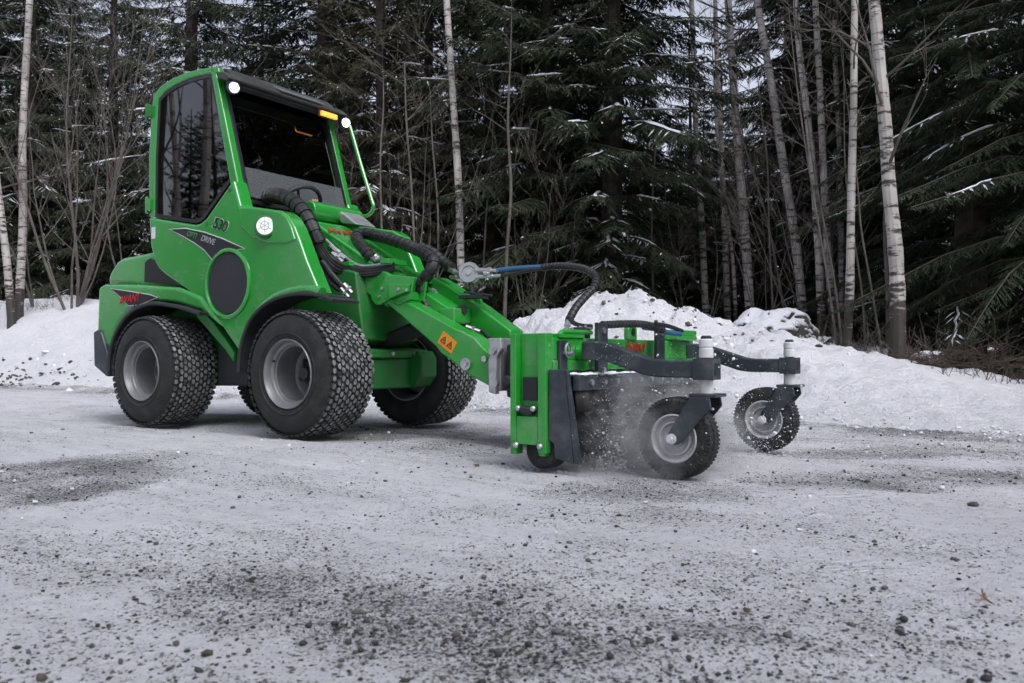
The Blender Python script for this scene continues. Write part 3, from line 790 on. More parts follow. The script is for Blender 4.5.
# bare bush left of the cab
def bush(px, D, nst, H, seed, label, spread=.35, name="bare_bush", r0=.018, kids=(3, 5), m=None):
    g = random.Random(seed); X = at(px, D)
    o = thing(name, label, "bush", (X, D, gz(X, D) - .05), 0, "bare bushes")
    mb = MB()
    for k in range(nst):
        a = g.uniform(0, 6.28); s_ = g.uniform(.1, spread)
        twigs(mb, (math.cos(a) * .12, math.sin(a) * .12, 0), (math.cos(a) * s_, math.sin(a) * s_, 1), H * g.uniform(.6, 1.05), r0 * g.uniform(.6, 1.3), g, 3, 9, .11, .10, kids)
    mb.build("stems", m or TWIG, o)
    return o
bush(72, 14.6, 10, 5.6, 5, "large bare grey bush with many forking stems left of the cab", .62, r0=.022, kids=(4, 5))
bush(128, 15.5, 2, 4.2, 6, "smaller bare bush close behind the cab", .45, r0=.02)
bush(38, 15.2, 2, 3.6, 9, "thin bare bush beside the white birch at the left edge", .4, r0=.018)
bush(404, 13.0, 5, 3.6, 7, "bare brown bush between the cab and the lone birch", .5, r0=.014)
bush(366, 13.4, 4, 3.2, 11, "bare twiggy bush just right of the cab", .5, r0=.013)
bush(525, 12.4, 4, 2.6, 8, "bare twiggy bush behind the looping hose", .5, r0=.010)
bush(815, 10.6, 5, 2.9, 10, "tangle of bare twigs under the leaning birches", .6, r0=.010)
bush(765, 12.0, 4, 3.4, 13, "bare bush behind the snowy boulder", .5, r0=.012)
bush(700, 13.0, 4, 3.0, 14, "bare bush left of the snowy boulder", .5, r0=.011)

# boulder under snow
def boulder(px, D, sx, sy, sz, seed, label, cap=.25, zoff=-.12):
    X = at(px, D)
    o = thing("boulder", label, "boulder", (X, D, gz(X, D) + zoff), .3, "boulders under snow")
    bm = bmesh.new(); bmesh.ops.create_icosphere(bm, subdivisions=5, radius=1)
    for v in bm.verts:
        c = v.co.copy(); q = 1 + .34 * float(fbm(c.x * 1.4 + seed, c.y * 1.4 + c.z * 1.1, seed, 4)) + .10 * float(fbm(c.x * 5, c.y * 5 + c.z * 4, seed + 3, 3))
        v.co = Vector((c.x * sx, c.y * sy, c.z * sz)) * q
    me = bpy.data.meshes.new("rock"); bm.to_mesh(me)
    me.materials.append(mat("mossy_rock", (.030, .030, .022), .9, col2=(.085, .075, .045), vscale=7, bump=.9, bscale=18)); me.polygons.foreach_set("use_smooth", [True] * len(me.polygons))
    link("rock", me, o)
    # snow cap: the upward facing skin, thickened
    bm.normal_update()
    kill = [f for f in bm.faces if f.normal.z + .34 * float(vnoise(f.calc_center_median().x * 7, f.calc_center_median().y * 7 + f.calc_center_median().z * 5, seed + 9)) < cap]
    bmesh.ops.delete(bm, geom=kill, context='FACES')
    for v in bm.verts:
        v.co += Vector((0, 0, .018)) + v.normal * (.012 + .03 * abs(float(vnoise(v.co.x * 9, v.co.y * 9, seed + 4))))
    me2 = bpy.data.meshes.new("snow_cap"); bm.to_mesh(me2); bm.free(); me2.materials.append(SNOWM); me2.polygons.foreach_set("use_smooth", [True] * len(me2.polygons))
    c = link("snow_cap", me2, o); sm = c.modifiers.new("thick", 'SOLIDIFY'); sm.thickness = .03
    return o
boulder(775, 9.6, .52, .42, .42, 4, "large mossy boulder capped with snow behind the rake's far wheel", .30, .02)
boulder(824, 9.9, .16, .14, .13, 6, "small snow-capped stone right of the large boulder", .3, .0)
boulder(930, 8.1, .14, .12, .10, 8, "snow-capped stump-like stone right of the thickest birch", .2, .0)
boulder(738, 9.9, .11, .1, .1, 11, "small snow-covered stone left of the large boulder", .1, .0)

# low branch pile at the right edge of the bank
o = thing("branch_pile", "pile of dead branches and brush under the right-hand spruce", "brush", (at(985, 7.7), 7.7, gz(at(985, 7.7), 7.7)), 0)
mb = MB(); g = random.Random(33)
for k in range(60):
    a = g.uniform(0, 6.28); rr = g.uniform(0, .8)
    twigs(mb, (math.cos(a) * rr * 1.3, math.sin(a) * rr * .6, g.uniform(.0, .16)), (g.uniform(-1, 1), g.uniform(-.6, .6), g.uniform(-.05, .3)), g.uniform(.35, 1.0), g.uniform(.004, .014), g, 1, 5, .2, 0, (2, 4))
mb.build("branches", mat("dead_branch", (.030, .021, .016), .9, col2=(.085, .055, .038), vscale=8), o)
# low green fronds and dry stalks where the bank meets the forest
for k, (px, D, lb) in enumerate([(905, 7.75, "dry brown stalks at the thickest birch's foot"), (950, 7.4, "dry brown stalks left of the branch pile"), (830, 9.0, "dry stalks left of the slim birch's foot"), (70, 15.0, "dry stalks on the crest of the left snow bank"),
                                 (30, 14.7, "dry stalks at the foot of the left birch"), (990, 6.8, "dry stalks at the right end of the bank crest")]):
    g = random.Random(80 + k); X = at(px, D); o = thing("dry_stalks", lb, "dry plants", (X, D, gz(X, D) - .02), 0, "dry stalks on the bank")
    mb = MB()
    for q in range(40): twigs(mb, (g.uniform(-.45, .45), g.uniform(-.25, .25), 0), (g.uniform(-.6, .6), g.uniform(-.6, .6), 1), g.uniform(.1, .4), .003, g, 1, 4, .25, 0, (1, 3))
    mb.build("stalks", TWIG_D if k % 2 else TWIG, o)

# ------------------------------------------------------------------ the loader
LD = thing("compact_loader", "green articulated compact loader with glazed cab and lights on, standing on the snowy road", "loader", (TX, TY, 0), -TH)
LD.location.z = 0.0
WB, TRK, RW, WW = 1.2602, .8901, .33, .3058

def wheel_meshes():
    hw = WW / 2
    ty = MB()
    prof = [(.168, -hw + .030), (.172, -hw + .012), (.186, -hw + .003), (.215, -hw - .004), (.250, -hw - .002), (.280, -hw + .008), (.300, -hw + .018), (.311, -hw + .030), (.316, -hw + .055), (.319, -.07), (.320, 0)]
    prof = prof + [(r, -h) for r, h in prof[-2::-1]]
    ty.lathe(prof, n=72)
    # raised ring on the side wall
    for sgn in (-1, 1):
        ty.lathe([(.200, sgn * (hw + .000)), (.203, sgn * (hw + .006)), (.207, sgn * (hw + .0065)), (.210, sgn * (hw + .001))], n=72)
    # turf tread: staggered lozenge lugs
    NC, rows = 52, 11
    for r_ in range(rows):
        yc = -hw + .022 + (WW - .044) * r_ / (rows - 1)
        edge = abs(yc) / hw
        R0 = .3185 if edge < .72 else .3185 - .018 * ((edge - .72) / .28) ** 1.3
        for k in range(NC):
            a = 2 * math.pi * (k + .5 * (r_ % 2)) / NC
            la, lw, ht = .0172, .0122, .0065
            sk = .0035 * (1 if r_ % 2 else -1)
            base = [(-la, -lw * .45 + sk), (-la * .45, -lw), (la * .55, -lw), (la, -lw * .2 + sk), (la, lw * .45 + sk), (la * .45, lw), (-la * .55, lw), (-la, lw * .2 + sk)]
            def pt(u, v, r):
                g = a + u / .325
                return (r * math.sin(g), yc + v, r * math.cos(g))
            n = len(base)
            v = [pt(u, q, R0 - .006) for u, q in base] + [pt(u * .86, q * .86, R0 + ht) for u, q in base]
            ty.add(v, [(i, (i + 1) % n, n + (i + 1) % n, n + i) for i in range(n)], 0)
            ty.add(v[n:], [tuple(range(n))], 1)
    me_t = ty.mesh("tyre", [RUBBER, TREADTOP], 40)
    rm = MB()
    rm.lathe([(.166, -hw + .026), (.176, -hw + .010), (.177, -hw + .002), (.173, -hw - .003), (.168, -hw + .002), (.163, -hw + .014), (.158, -hw + .030), (.150, -hw + .034), (.145, -hw + .040), (.1445, -hw + .050), (.1395, -hw + .054), (.1395, -hw + .075),
              (.139, -.02), (.136, .022), (.126, .030), (.100, .030), (.094, .026), (.060, .026), (.055, .02), (.0, .02)], n=64)
    rm.lathe([(.166, hw - .026), (.176, hw - .010), (.177, hw - .002), (.168, hw - .002), (.158, hw - .03), (.142, hw - .06), (.139, .035)], n=64)
    me_r = rm.mesh("rim", [RIM], 40)
    hb = MB()
    hb.lathe([(.0, -.045), (.030, -.045), (.036, -.038), (.040, -.01), (.062, -.004), (.066, .028)], n=28)
    for k in range(5):
        g = 2 * math.pi * k / 5 + .3
        c = (.079 * math.sin(g), .030, .079 * math.cos(g))
        hb.disc((c[0], .008, c[2]), (0, 1, 0), .011, .02, 6)
        hb.rod((c[0] * .45, -.012, c[2] * .45), (c[0] * 1.05, .012, c[2] * 1.05), .013, 6)
    hb.disc((-.150, -hw + .028, .02), (0, 1, 0), .006, .02, 10)
    me_h = hb.mesh("hub", [HUBM], 40)
    return me_t, me_r, me_h
_wt, _wr, _wh = wheel_meshes()
for (x, sy, sp) in ((0, -1, .3), (0, 1, 1.1), (-WB, -1, 2.0), (-WB, 1, .7)):
    t = link("wheel", _wt, LD, (x, sy * TRK / 2, RW - .006), 0 if sy < 0 else math.pi)
    r_ = link("rim", _wr, t); h_ = link("hub", _wh, t)
    t.rotation_euler = (0, sp, 0) if sy < 0 else (0, sp, math.pi)

CY = .445        # half width at the cab
BY = .485        # half width at the lower body
# --- cab frame: door frame on each side
def side_poly(px, y): return SY(px, -y)
A_TOP = [(209, 67.5), (218, 67)]
frame = MB()
# rear pillar + roof rail (one bent profile): outer and inner curves in the side view
outer = [(149, 217), (148.5, 160), (151, 112), (153, 95), (160, 86), (172, 78), (185, 72.5), (198, 69), (210, 67), (218, 67)]
inner = [(154.5, 217), (155, 160), (157, 116), (158.5, 99), (164.5, 91.5), (175, 84.5), (187, 79), (199, 75.5), (210, 73.5), (219, 73)]
o2, i2 = side_poly(outer, CY), side_poly(inner, CY)
for k in range(len(o2) - 1):
    frame.prism([o2[k], o2[k + 1], i2[k + 1], i2[k]], -CY, -CY + .045)
# front pillar
frame.prism(side_poly([(209.5, 67.2), (214.5, 67), (242, 205), (237, 222), (231, 190), (228, 172)], CY), -CY, -CY + .05)
fr2 = MB(); fr2.v = list(frame.v); fr2.f = list(frame.f); fr2.m = list(frame.m)
frame.mirror_y()
ax0 = S(213, 67, -CY)
# cross members
rx, rz = S(152, 100, -CY); rb = S(149, 217, -CY)
frame.box(rx - .005, rx + .05, -CY + .04, CY - .04, rz - .06, rz)
frame.box(rb[0], rb[0] + .05, -CY + .04, CY - .04, rb[1] - .04, rb[1] + .01)
frame.build("cab_frame", GREEN, LD, .009, 3)
# roof
roof = MB()
top = side_poly([(152, 93), (160, 84.5), (172, 76.5), (185, 71), (198, 67.5), (210, 65.5), (219, 65.8)], CY)
under = [(x + .01, z - .045) for x, z in top]
fx, fz = S(222, 69, -CY)
RFX, RFZ = -.640, 1.985
prof = top + [(-.70, RFZ + .035), (RFX - .012, RFZ + .004), (RFX, RFZ - .012), (RFX - .02, RFZ - .026), (-.73, RFZ + .004)] + under[::-1]
roof.prism(prof, -CY + .048, CY - .048)
roof.prism([(-.76, RFZ + .045), (-.70, RFZ + .034), (RFX - .012, RFZ + .003), (RFX, RFZ - .012), (RFX - .02, RFZ - .028), (-.74, RFZ + .002)], -.462, -CY + .0475)
roof.prism([(-.76, RFZ + .045), (-.70, RFZ + .034), (RFX - .012, RFZ + .003), (RFX, RFZ - .012), (RFX - .02, RFZ - .028), (-.74, RFZ + .002)], CY - .0475, .462)
rf = roof.build("roof", ROOFM, LD, .010, 2)
zt, xt = top[-1][1], top[-1][0]
pn = MB(); M = Matrix.Translation((-.70, .05, RFZ + .036)) @ Matrix.Rotation(R(26), 4, 'Y'); pn.box(-.03, .065, -.14, .20, -.004, .007, M=M); pn.build("roof_vent", ROOFP, rf, .004)
pn = MB(); pn.box(-.735, RFX - .025, -CY + .06, CY - .06, RFZ - .036, RFZ - .024); pn.build("visor", BLACKP, rf, .006)
# headliner and rear wall of the cab, dark
# side windows (right one is seen), black seal and tinted pane
win = [(159, 100), (165, 93), (175.5, 86), (187, 80.8), (199, 77), (209.5, 75), (231.5, 166), (232, 172), (230, 179), (204, 216), (200, 220), (195, 221.5), (155.5, 215.5), (156, 160)]
wq = side_poly(win, CY)
cxw = sum(p[0] for p in wq) / len(wq); czw = sum(p[1] for p in wq) / len(wq)
def shrink(pts, d):
    out = []; n = len(pts)
    for i in range(n):
        a, b, c = Vector(pts[i - 1]), Vector(pts[i]), Vector(pts[(i + 1) % n])
        n1 = Vector((-(b - a).y, (b - a).x)).normalized(); n2 = Vector((-(c - b).y, (c - b).x)).normalized()
        nn = (n1 + n2).normalized(); k = d / max(.4, nn.dot(n1))
        if nn.dot(Vector((cxw, czw)) - b) < 0: k = -k
        out.append(tuple(b + nn * k))
    return out
sealo, seali = shrink(wq, -.010), shrink(wq, .012)
for sg in (-1, 1):
    y0 = sg * (CY - .010)
    sl = MB(); n = len(wq)
    for k in range(n):
        a, b, c, d = sealo[k], sealo[(k + 1) % n], seali[(k + 1) % n], seali[k]
        sl.prism([a, b, c, d], y0 + sg * .006, y0 - sg * .014)
    pane = MB(); pane.prism(shrink(wq, .006), y0, y0 - sg * .006)
    p = pane.build("side_window", GLASS, LD); sl.build("window_seal", BLACKG, p)
# hinges on the rear edge of the right door
for py in (112, 205):
    hx, hz = S(150, py, -CY)
    hg = MB(); hg.box(hx - .022, hx + .03, -CY - .018, -CY + .006, hz - .035, hz + .035); hg.rod((hx - .02, -CY - .008, hz - .05), (hx - .02, -CY - .008, hz + .05), .011, 10)
    hg.build("door_hinge", GREEN_DK if py == 112 else GREEN, LD, .003)

# windscreen: plane from the roof edge down to the cowl
WT, WBt = Vector((S(214.5, 67, -CY)[0] - .002, 0, S(214.5, 67, -CY)[1] - .03)), Vector((S(241, 202, -CY)[0] - .004, 0, S(241, 202, -CY)[1]))
def ws(y, t, off=0.0):
    q = WT.lerp(WBt, t); nrm = Vector((-(WBt - WT).z, 0, (WBt - WT).x)).normalized()
    if nrm.x < 0: nrm = -nrm
    return (q.x + nrm.x * off, y, q.z + nrm.z * off)
def ws_slab(mb, y0, y1, t0, t1, a, b, mi=0):
    v = [ws(y, t, o) for o in (a, b) for (y, t) in ((y0, t0), (y1, t0), (y1, t1), (y0, t1))]
    mb.add(v, [(0, 1, 2, 3), (7, 6, 5, 4), (0, 4, 5, 1), (1, 5, 6, 2), (2, 6, 7, 3), (3, 7, 4, 0)], mi)
hw_ = CY - .052
pane = MB(); ws_slab(pane, -hw_, hw_, .0, 1.0, 0, .006); wsd = pane.build("windscreen", WINDSH, LD)
sl = MB()
ws_slab(sl, -hw_ - .004, -hw_ + .018, 0, 1, -.004, .010); ws_slab(sl, hw_ - .018, hw_ + .004, 0, 1, -.004, .010)
ws_slab(sl, -hw_ + .018, hw_ - .018, 0, .035, -.004, .010); ws_slab(sl, -hw_ + .018, hw_ - .018, .97, 1, -.004, .010)
sl.build("windscreen_seal", BLACKG, wsd, .002)
sl = MB(); ws_slab(sl, -hw_ + .019, hw_ - .019, .690, .715, -.03, -.012); sl.build("cross_bar", BLACKP, wsd, .003)
sheen_mat = bpy.data.materials.new("sky_sheen_film"); sheen_mat.use_nodes = True
_t = sheen_mat.node_tree; _b = _t.nodes["Principled BSDF"]; _b.inputs["Base Color"].default_value = (.30, .32, .33, 1); _b.inputs["Roughness"].default_value = .30; _b.inputs["Alpha"].default_value = .16
dirt = MB(); ws_slab(dirt, -hw_ + .019, hw_ - .019, .72, .95, .0065, .0095); dirt.build("lower_sheen_film", sheen_mat, wsd)  # added grey film: the sky's reflection in the lower glass, painted as colour
# far-side pillar foot panel under the windscreen corner and mirror/guard tube
gd = MB()
g0 = HP([(347, 121, .46), (351, 130, .47), (361, 165, .48), (371, 198, .485), (373.5, 207, .485), (370, 214, .48), (362, 217, .46)])
gd.tube(cr(g0, 8), .0125, 10); gd.build("guard_tube", GREEN, LD)
CLEAR = glassmat("clear_lens", (.95, .95, .95), 1.0)
# lights at the roof's front corners
for y in (-.434, .434):
    c = (-.633, y, 1.921)
    ax = Vector((1, -.25, -.12)).normalized()
    hd = MB(); hd.lathe([(0, -.05), (.024, -.05), (.034, -.03), (.037, .0), (.033, .004)], c, ax, 24); hd.box(c[0] - .055, c[0] - .025, c[1] - .015, c[1] + .015, c[2], c[2] + .05)
    h = hd.build("work_light", BLACKP, LD)
    ln = MB(); ln.lathe([(0, .010), (.018, .009), (.030, .004), (.031, -.004)], c, ax, 24); ln.build("lens", CLEAR, h)
    ch = MB(); e1 = Vector((0, 1, 0)); e2 = ax.cross(e1).normalized(); e1 = e2.cross(ax)
    for a_ in range(6): ch.disc(tuple(Vector(c) + (e1 * math.cos(a_ * 1.047) + e2 * math.sin(a_ * 1.047)) * .0185 + ax * .000), ax, .0072, .002, 10)
    ch.disc(tuple(Vector(c)), ax, .007, .002, 10); ch.build("led_chips", LED, h)
    rf_ = MB(); rf_.disc(tuple(Vector(c) - ax * .004), ax, .030, .002, 24); rf_.build("reflector", STEEL, h)
q = P3(330, 115, 0, -.625); am = MB(); am.box(q[0] - .018, q[0], q[1] - .066, q[1] + .066, q[2] - .015, q[2] + .015)
hb_ = MB(); hb_.box(q[0] - .03, q[0] - .016, q[1] - .078, q[1] + .078, q[2] - .022, q[2] + .022); hb_ = hb_.build("warning_lamp", BLACKP, LD, .004); am.build("amber_lens", AMBER, hb_, .004)

# --- interior: floor, rear wall with window, seat, steering wheel, console
it = MB()
zf = .80
it.box(-1.38, -.42, -CY + .05, CY - .05, zf - .03, zf)
it.box(-1.42, -1.38, -CY + .05, CY - .05, zf, 1.32)
it.box(-.60, -.44, -.30, .30, zf, 1.20)                              # dashboard
it.box(-1.25, -.80, .27, .39, zf, 1.16); it.box(-1.25, -.80, -.39, -.27, zf, 1.12)   # arm consoles
it.build("cab_floor", INNER, LD, .01)
st = MB(); st.box(-1.26, -.80, -.22, .22, 1.0, 1.12); st = st.build("seat", INNER, LD, .035, 3)
bk = MB(); M = Matrix.Translation((-1.27, 0, 1.10)) @ Matrix.Rotation(R(-8), 4, 'Y'); bk.box(-.06, .04, -.21, .21, 0, .52, M=M); bk.build("seat_back", INNER, st, .035, 3)
sw = MB()
cc = Vector((-.60, 0, 1.30)); axs = Vector((-.75, 0, .66)).normalized(); e1 = Vector((0, 1, 0)); e2 = axs.cross(e1)
sw.tube([cc + (e1 * math.cos(a) + e2 * math.sin(a)) * .155 for a in np.linspace(0, 2 * math.pi, 33)], .013, 8, cap=False)
for a in (0, 2.1, 4.2): sw.rod(cc - axs * .02, cc + (e1 * math.cos(a) + e2 * math.sin(a)) * .15, .009, 6)
sw.rod(cc - axs * .02, Vector((-.50, 0, 1.14)), .02, 10); sw.build("steering_wheel", BLACKP, LD)
rw = MB(); rw.box(-1.452, -1.446, -CY + .05, CY - .05, 1.30, 1.90); rw.build("rear_window", WINDSH, LD)

# --- lower body side panels (right one seen, left mirrored)
bp_px = [(148.5, 217), (155, 218.5), (195, 224.5), (200, 223), (206, 218), (233, 179), (236, 190), (240, 206), (248, 206), (281, 210.5), (288, 216), (294, 227), (299, 240), (306, 260), (313, 277), (320, 293.5),
         (312, 291.5), (302, 291), (286, 295), (268, 302), (254, 315), (245, 332), (240.5, 352), (237, 349), (226, 333), (209, 308), (187, 290), (166, 275.5), (159, 269.5), (155, 263), (150.5, 247)]
body_xz = side_poly(bp_px, BY)
for sg in (-1, 1):
    sp = MB(); sp.prism(body_xz, sg * BY, sg * (BY - .10)); body = sp.build("side_panel", GREEN, LD, .016, 4)
    if sg < 0: rbody = body
# green recessed lower skirt behind the diagonal edge, tub under the cab
tub = MB()
tub.prism(side_poly([(151, 225), (250, 222), (268, 300), (268, 312), (248, 345), (236, 346), (190, 300), (160, 272)], .40), -.375, .375)
tub.build("cab_tub", INNER, LD, .01)
uf = MB(); uf.prism(side_poly([(196, 300), (215, 321), (237, 353), (236, 362), (228, 350), (200, 318)], .44), -.46, -.38); uf.build("lower_skirt", GREEN_DK, LD, .006)
# crease line on the panel: the raised upper shoulder that carries the lamp
sh = MB(); sh.prism(side_poly([(240, 208), (248, 207.5), (280, 211.5), (287, 217), (292, 227), (296, 240), (288, 243), (270, 243), (254, 238), (242, 226)], BY), -BY - .008, -BY + .02)
sh.build("lamp_shoulder", GREEN, rbody, .008, 5)
# wheel-arch swelling
sw_ = MB(); arc = SY([(247, 345), (251, 327), (259, 312), (271, 300.5), (287, 293), (303, 290), (314, 291), (320, 293)], -BY - .002)
sw_.tube([(x, -BY + .012, z) for x, z in cr([(a, b, 0) for a, b in arc], 5) and [(p.x, p.y) for p in cr([(a, b, 0) for a, b in arc], 5)]], .030, 12); sw_.build("arch_swelling", GREEN, rbody)
# round black vent in a raised green ring
vc = S(228.3, 283.5, -BY); 
rg = MB(); rg.lathe([(.198, .004), (.196, -.010), (.186, -.016), (.176, -.014), (.172, -.004), (.172, .004)], (vc[0], -BY, vc[1]), (0, 1, 0), 64); rg.build("vent_ring", GREEN, rbody)
vd = MB(); vd.lathe([(0, -.010), (.12, -.010), (.168, -.006), (.172, .002)], (vc[0], -BY, vc[1]), (0, 1, 0), 64); vd.build("round_vent", COVER, rbody)
# side lamp
lc = P3(265.5, 226, 1, -BY - .022); ax = Vector((.55, -.83, .05)).normalized()
hd = MB(); hd.lathe([(0, -.06), (.060, -.05), (.064, -.01), (.056, .008), (.048, .010)], lc, ax, 32); hd = hd.build("side_lamp", GREEN_DK, rbody)
ln = MB(); ln.lathe([(0, .014), (.03, .013), (.046, .009), (.048, .004)], lc, ax, 28); hd2 = ln.build("lens", LEDS, hd)
gr_ = MB()
e1 = Vector((0, 0, 1)); e2 = ax.cross(e1).normalized(); e1 = e2.cross(ax)
for a in (0, 1.047, 2.094): gr_.rod(Vector(lc) + ax * .0145 - (e1 * math.cos(a) + e2 * math.sin(a)) * .043, Vector(lc) + ax * .0145 + (e1 * math.cos(a) + e2 * math.sin(a)) * .043, .0013, 6)
gr_.lathe([(.020, .013), (.022, .016), (.024, .013)], lc, ax, 20); gr_.build("lens_grid", GREYL, hd)
# screws, plates
sc_ = MB()
for px, py in ((229.5, 190), (207, 223.5), (287, 222)):
    x, z = S(px, py, -BY); sc_.disc((x, -BY + .001, z), (0, -1, 0), .012, .004, 12)
sc_.build_split("panel_screw", GREEN_DK, rbody)
pl = MB(); x, z = S(153.5, 233, -BY); pl.box(x - .018, x + .018, -BY - .003, -BY + .002, z - .035, z + .035); pl.build("small_plate", WHITEP, rbody, .002)
# decal
dq = [(170.5, 229.5), (186, 228.8), (204, 232.5), (222, 238.8), (244, 248.5), (231, 250), (221, 253), (212, 258.5), (205, 250), (195, 242.5), (183, 235.5)]
dxz = side_poly(dq, BY)
cxw = sum(p[0] for p in dxz) / len(dxz); czw = sum(p[1] for p in dxz) / len(dxz)
d1 = MB(); d1.prism(shrink(dxz, -.006), -BY - .0015, -BY); d1.build("decal_outline", WHITE, rbody)
d2 = MB(); d2.prism(dxz, -BY - .003, -BY - .0016); dec = d2.build("decal", DECAL, rbody)
def side_text(parent, name, s, a, b, y, size, m, shear=.25, space=1.0):
    (xa, za), (xb, zb) = S(*a, y), S(*b, y)
    ex = Vector((xb - xa, 0, zb - za)); return text_mesh(parent, name, s, size, frameM(((xa + xb) / 2, y, (za + zb) / 2), ex, (0, 0, 1)), m, shear, space=space)
side_text(dec, "letters_grey_green", "OPTI", (185.5, 232.8), (197.5, 236.6), -BY - .0042, .043, LIME)
side_text(dec, "letters_grey", "DRIVE", (198, 236.8), (217.5, 243.6), -BY - .0042, .047, GREYL)
side_text(rbody, "number_outline", "530", (212.2, 222.2), (227.4, 227.9), -BY - .0014, .094, WHITE, .2)
side_text(rbody, "number", "530", (212.2, 222.2), (227.4, 227.9), -BY - .0034, .088, DECAL, .2)

# --- front wheel-arch flares
def flare(pts, y0, y1, th, name, parent=LD, curve=5):
    c = [(p.x, p.y) for p in cr([(a, b, 0) for a, b in pts], curve)]; n = len(c); out = []
    for i in range(n):
        a = Vector(c[max(i - 1, 0)]); b = Vector(c[min(i + 1, n - 1)]); t = (b - a).normalized(); nn = Vector((t.y, -t.x)); out.append((Vector(c[i]) + nn * th))
    for sg in (1, -1):
        mb = MB()
        for i in range(n - 1):
            q = [c[i], c[i + 1], tuple(out[i + 1]), tuple(out[i])]
            mb.prism(q, sg * y0, sg * y1)
        # rolled outer lip
        mb.tube([(p[0], sg * y0, p[1]) for p in [((c[i][0] + out[i].x) / 2, (c[i][1] + out[i].y) / 2) for i in range(n)]], th * .75, 8)
        mb.build(name, BLACKP, parent)
flare(SY([(237.5, 372), (239.5, 350), (244, 332), (252, 316), (266, 302.5), (283, 295), (302, 292.5), (320, 294), (334, 299.5)], -.545), -.545, -.37, .014, "fender")
flare(SY([(108, 376), (109.5, 352), (118, 327), (131.5, 310.5), (150, 302.5), (174, 304.5), (201, 312.5)], -.545), -.545, -.30, .016, "fender")

# --- rear frame: engine cover, side bodies, bumper
RY = .50
hood = MB()
hp = side_poly([(106, 286), (108, 273), (115.5, 260.5), (121, 257), (143, 252.8), (153, 251), (178, 262), (182, 290)], .42)
hood.prism(hp, -.42, .42); hood.build("engine_cover", GREEN, LD, .045, 4)
gl = MB(); gl.prism(side_poly([(144.5, 262), (150, 258), (158, 262), (181, 283), (183, 286.5), (144, 282)], .425), -.425, -.40); gl.build("engine_grille", BLACKG, LD, .004)
rb_ = MB()
rp = side_poly([(98, 287), (104, 283.5), (140, 284.5), (178, 287), (200, 296), (212, 310), (224, 330), (200, 311), (174, 303), (150, 300.5), (130, 308), (116.5, 325), (107, 350), (106, 374), (98.5, 366), (96.5, 330)], RY)
rb_.prism(rp, -RY, -RY + .16)
rb_.mirror_y()
x0 = rp[0][0]; rb_.box(x0 + .03, x0 + .45, -RY + .161, RY - .161, .55, .905)
rbod = rb_.build("rear_body", GREEN, LD, .030, 4)
mid = MB(); mid.prism(side_poly([(140, 284), (205, 296), (212, 320), (240, 352), (236, 386), (120, 386), (112, 330)], .30), -.28, .28); mid.build("rear_chassis", GREEN_DK, LD, .01)
bm_ = MB()
bq = side_poly([(93, 332), (97, 329.5), (100, 331), (106.5, 352), (107.5, 377), (104, 375), (93.8, 366)], RY + .02)
bm_.prism(bq, -RY - .02, RY + .02); bm_.build("bumper", NAVY, LD, .012, 3)
# decal on the rear body
dq = side_poly([(112, 289), (125, 291), (150, 295), (157, 297.5), (141, 304), (128.5, 305.5), (122, 298)], RY)
cxw = sum(p[0] for p in dq) / len(dq); czw = sum(p[1] for p in dq) / len(dq)
d1 = MB(); d1.prism(shrink(dq, -.005), -RY - .0015, -RY); d1.build("decal_outline", WHITE, rbod)
d2 = MB(); d2.prism(dq, -RY - .003, -RY - .0016); dec = d2.build("decal", DECAL, rbod)
side_text(dec, "red_letters", "AVANT", (119.5, 300.6), (139.5, 297.4), -RY - .0045, .066, RED, .3)
side_text(rbod, "model_number", "530", (132, 308.4), (141, 304.6), -RY - .0030, .045, DECAL, .2)
# articulation between the frames: tanks, cylinder
tk = MB(); a, b = S(217, 340, -.36), S(241, 386, -.36); tk.box(a[0], b[0] + .05, -.36, .30, b[1], a[1]); tk.build("side_tank", BLACKP, LD, .02, 3)
ar = MB(); ar.rod((-.75, -.20, .42), (-.35, -.17, .42), .035, 14); ar.rod((-.45, -.17, .42), (-.15, -.15, .42), .02, 12); ar.box(-.72, -.25, -.12, .12, .24, .60); ar.build("articulation_joint", HUBM, LD, .01)

# --- front frame between the wheels
ff = MB()
ff.box(-.40, .195, -.24, .24, .235, .40)
ff.prism([(-.40, .40), (.215, .40), (.215, .445), (.05, .46), (-.40, .46)], -.255, .255)
ff.prism([(-.40, .46), (.08, .46), (.16, .50), (.10, .86), (-.05, .90), (-.40, .90)], -.22, .22)
ff.prism([(.08, .44), (.245, .44), (.275, .40), (.275, .30), (.225, .24), (.08, .24)], .12, .255)
ff.box(-.10, .10, -.30, .30, .28, .38)
ff.build("front_frame", GREEN_DK, LD, .012, 3)
bt = MB()
for y in (-.06, .12): bt.disc((.215, y, .425), (1, 0, 0), .013, .012, 6)
bt.build_split("frame_bolt", STEEL, LD)
cy = MB(); cy.rod((.02, 0, .46), (.48, 0, .60), .045, 18); cy.rod((.40, 0, .575), (.66, 0, .655), .026, 14); cy.build("lift_cylinder", HUBM, LD)
axl = MB(); axl.rod((0, -TRK / 2 + .02, RW), (0, TRK / 2 - .02, RW), .055, 16); axl.rod((-WB, -TRK / 2 + .02, RW), (-WB, TRK / 2 - .02, RW), .055, 16); axl.build_split("axle", HUBM, LD)

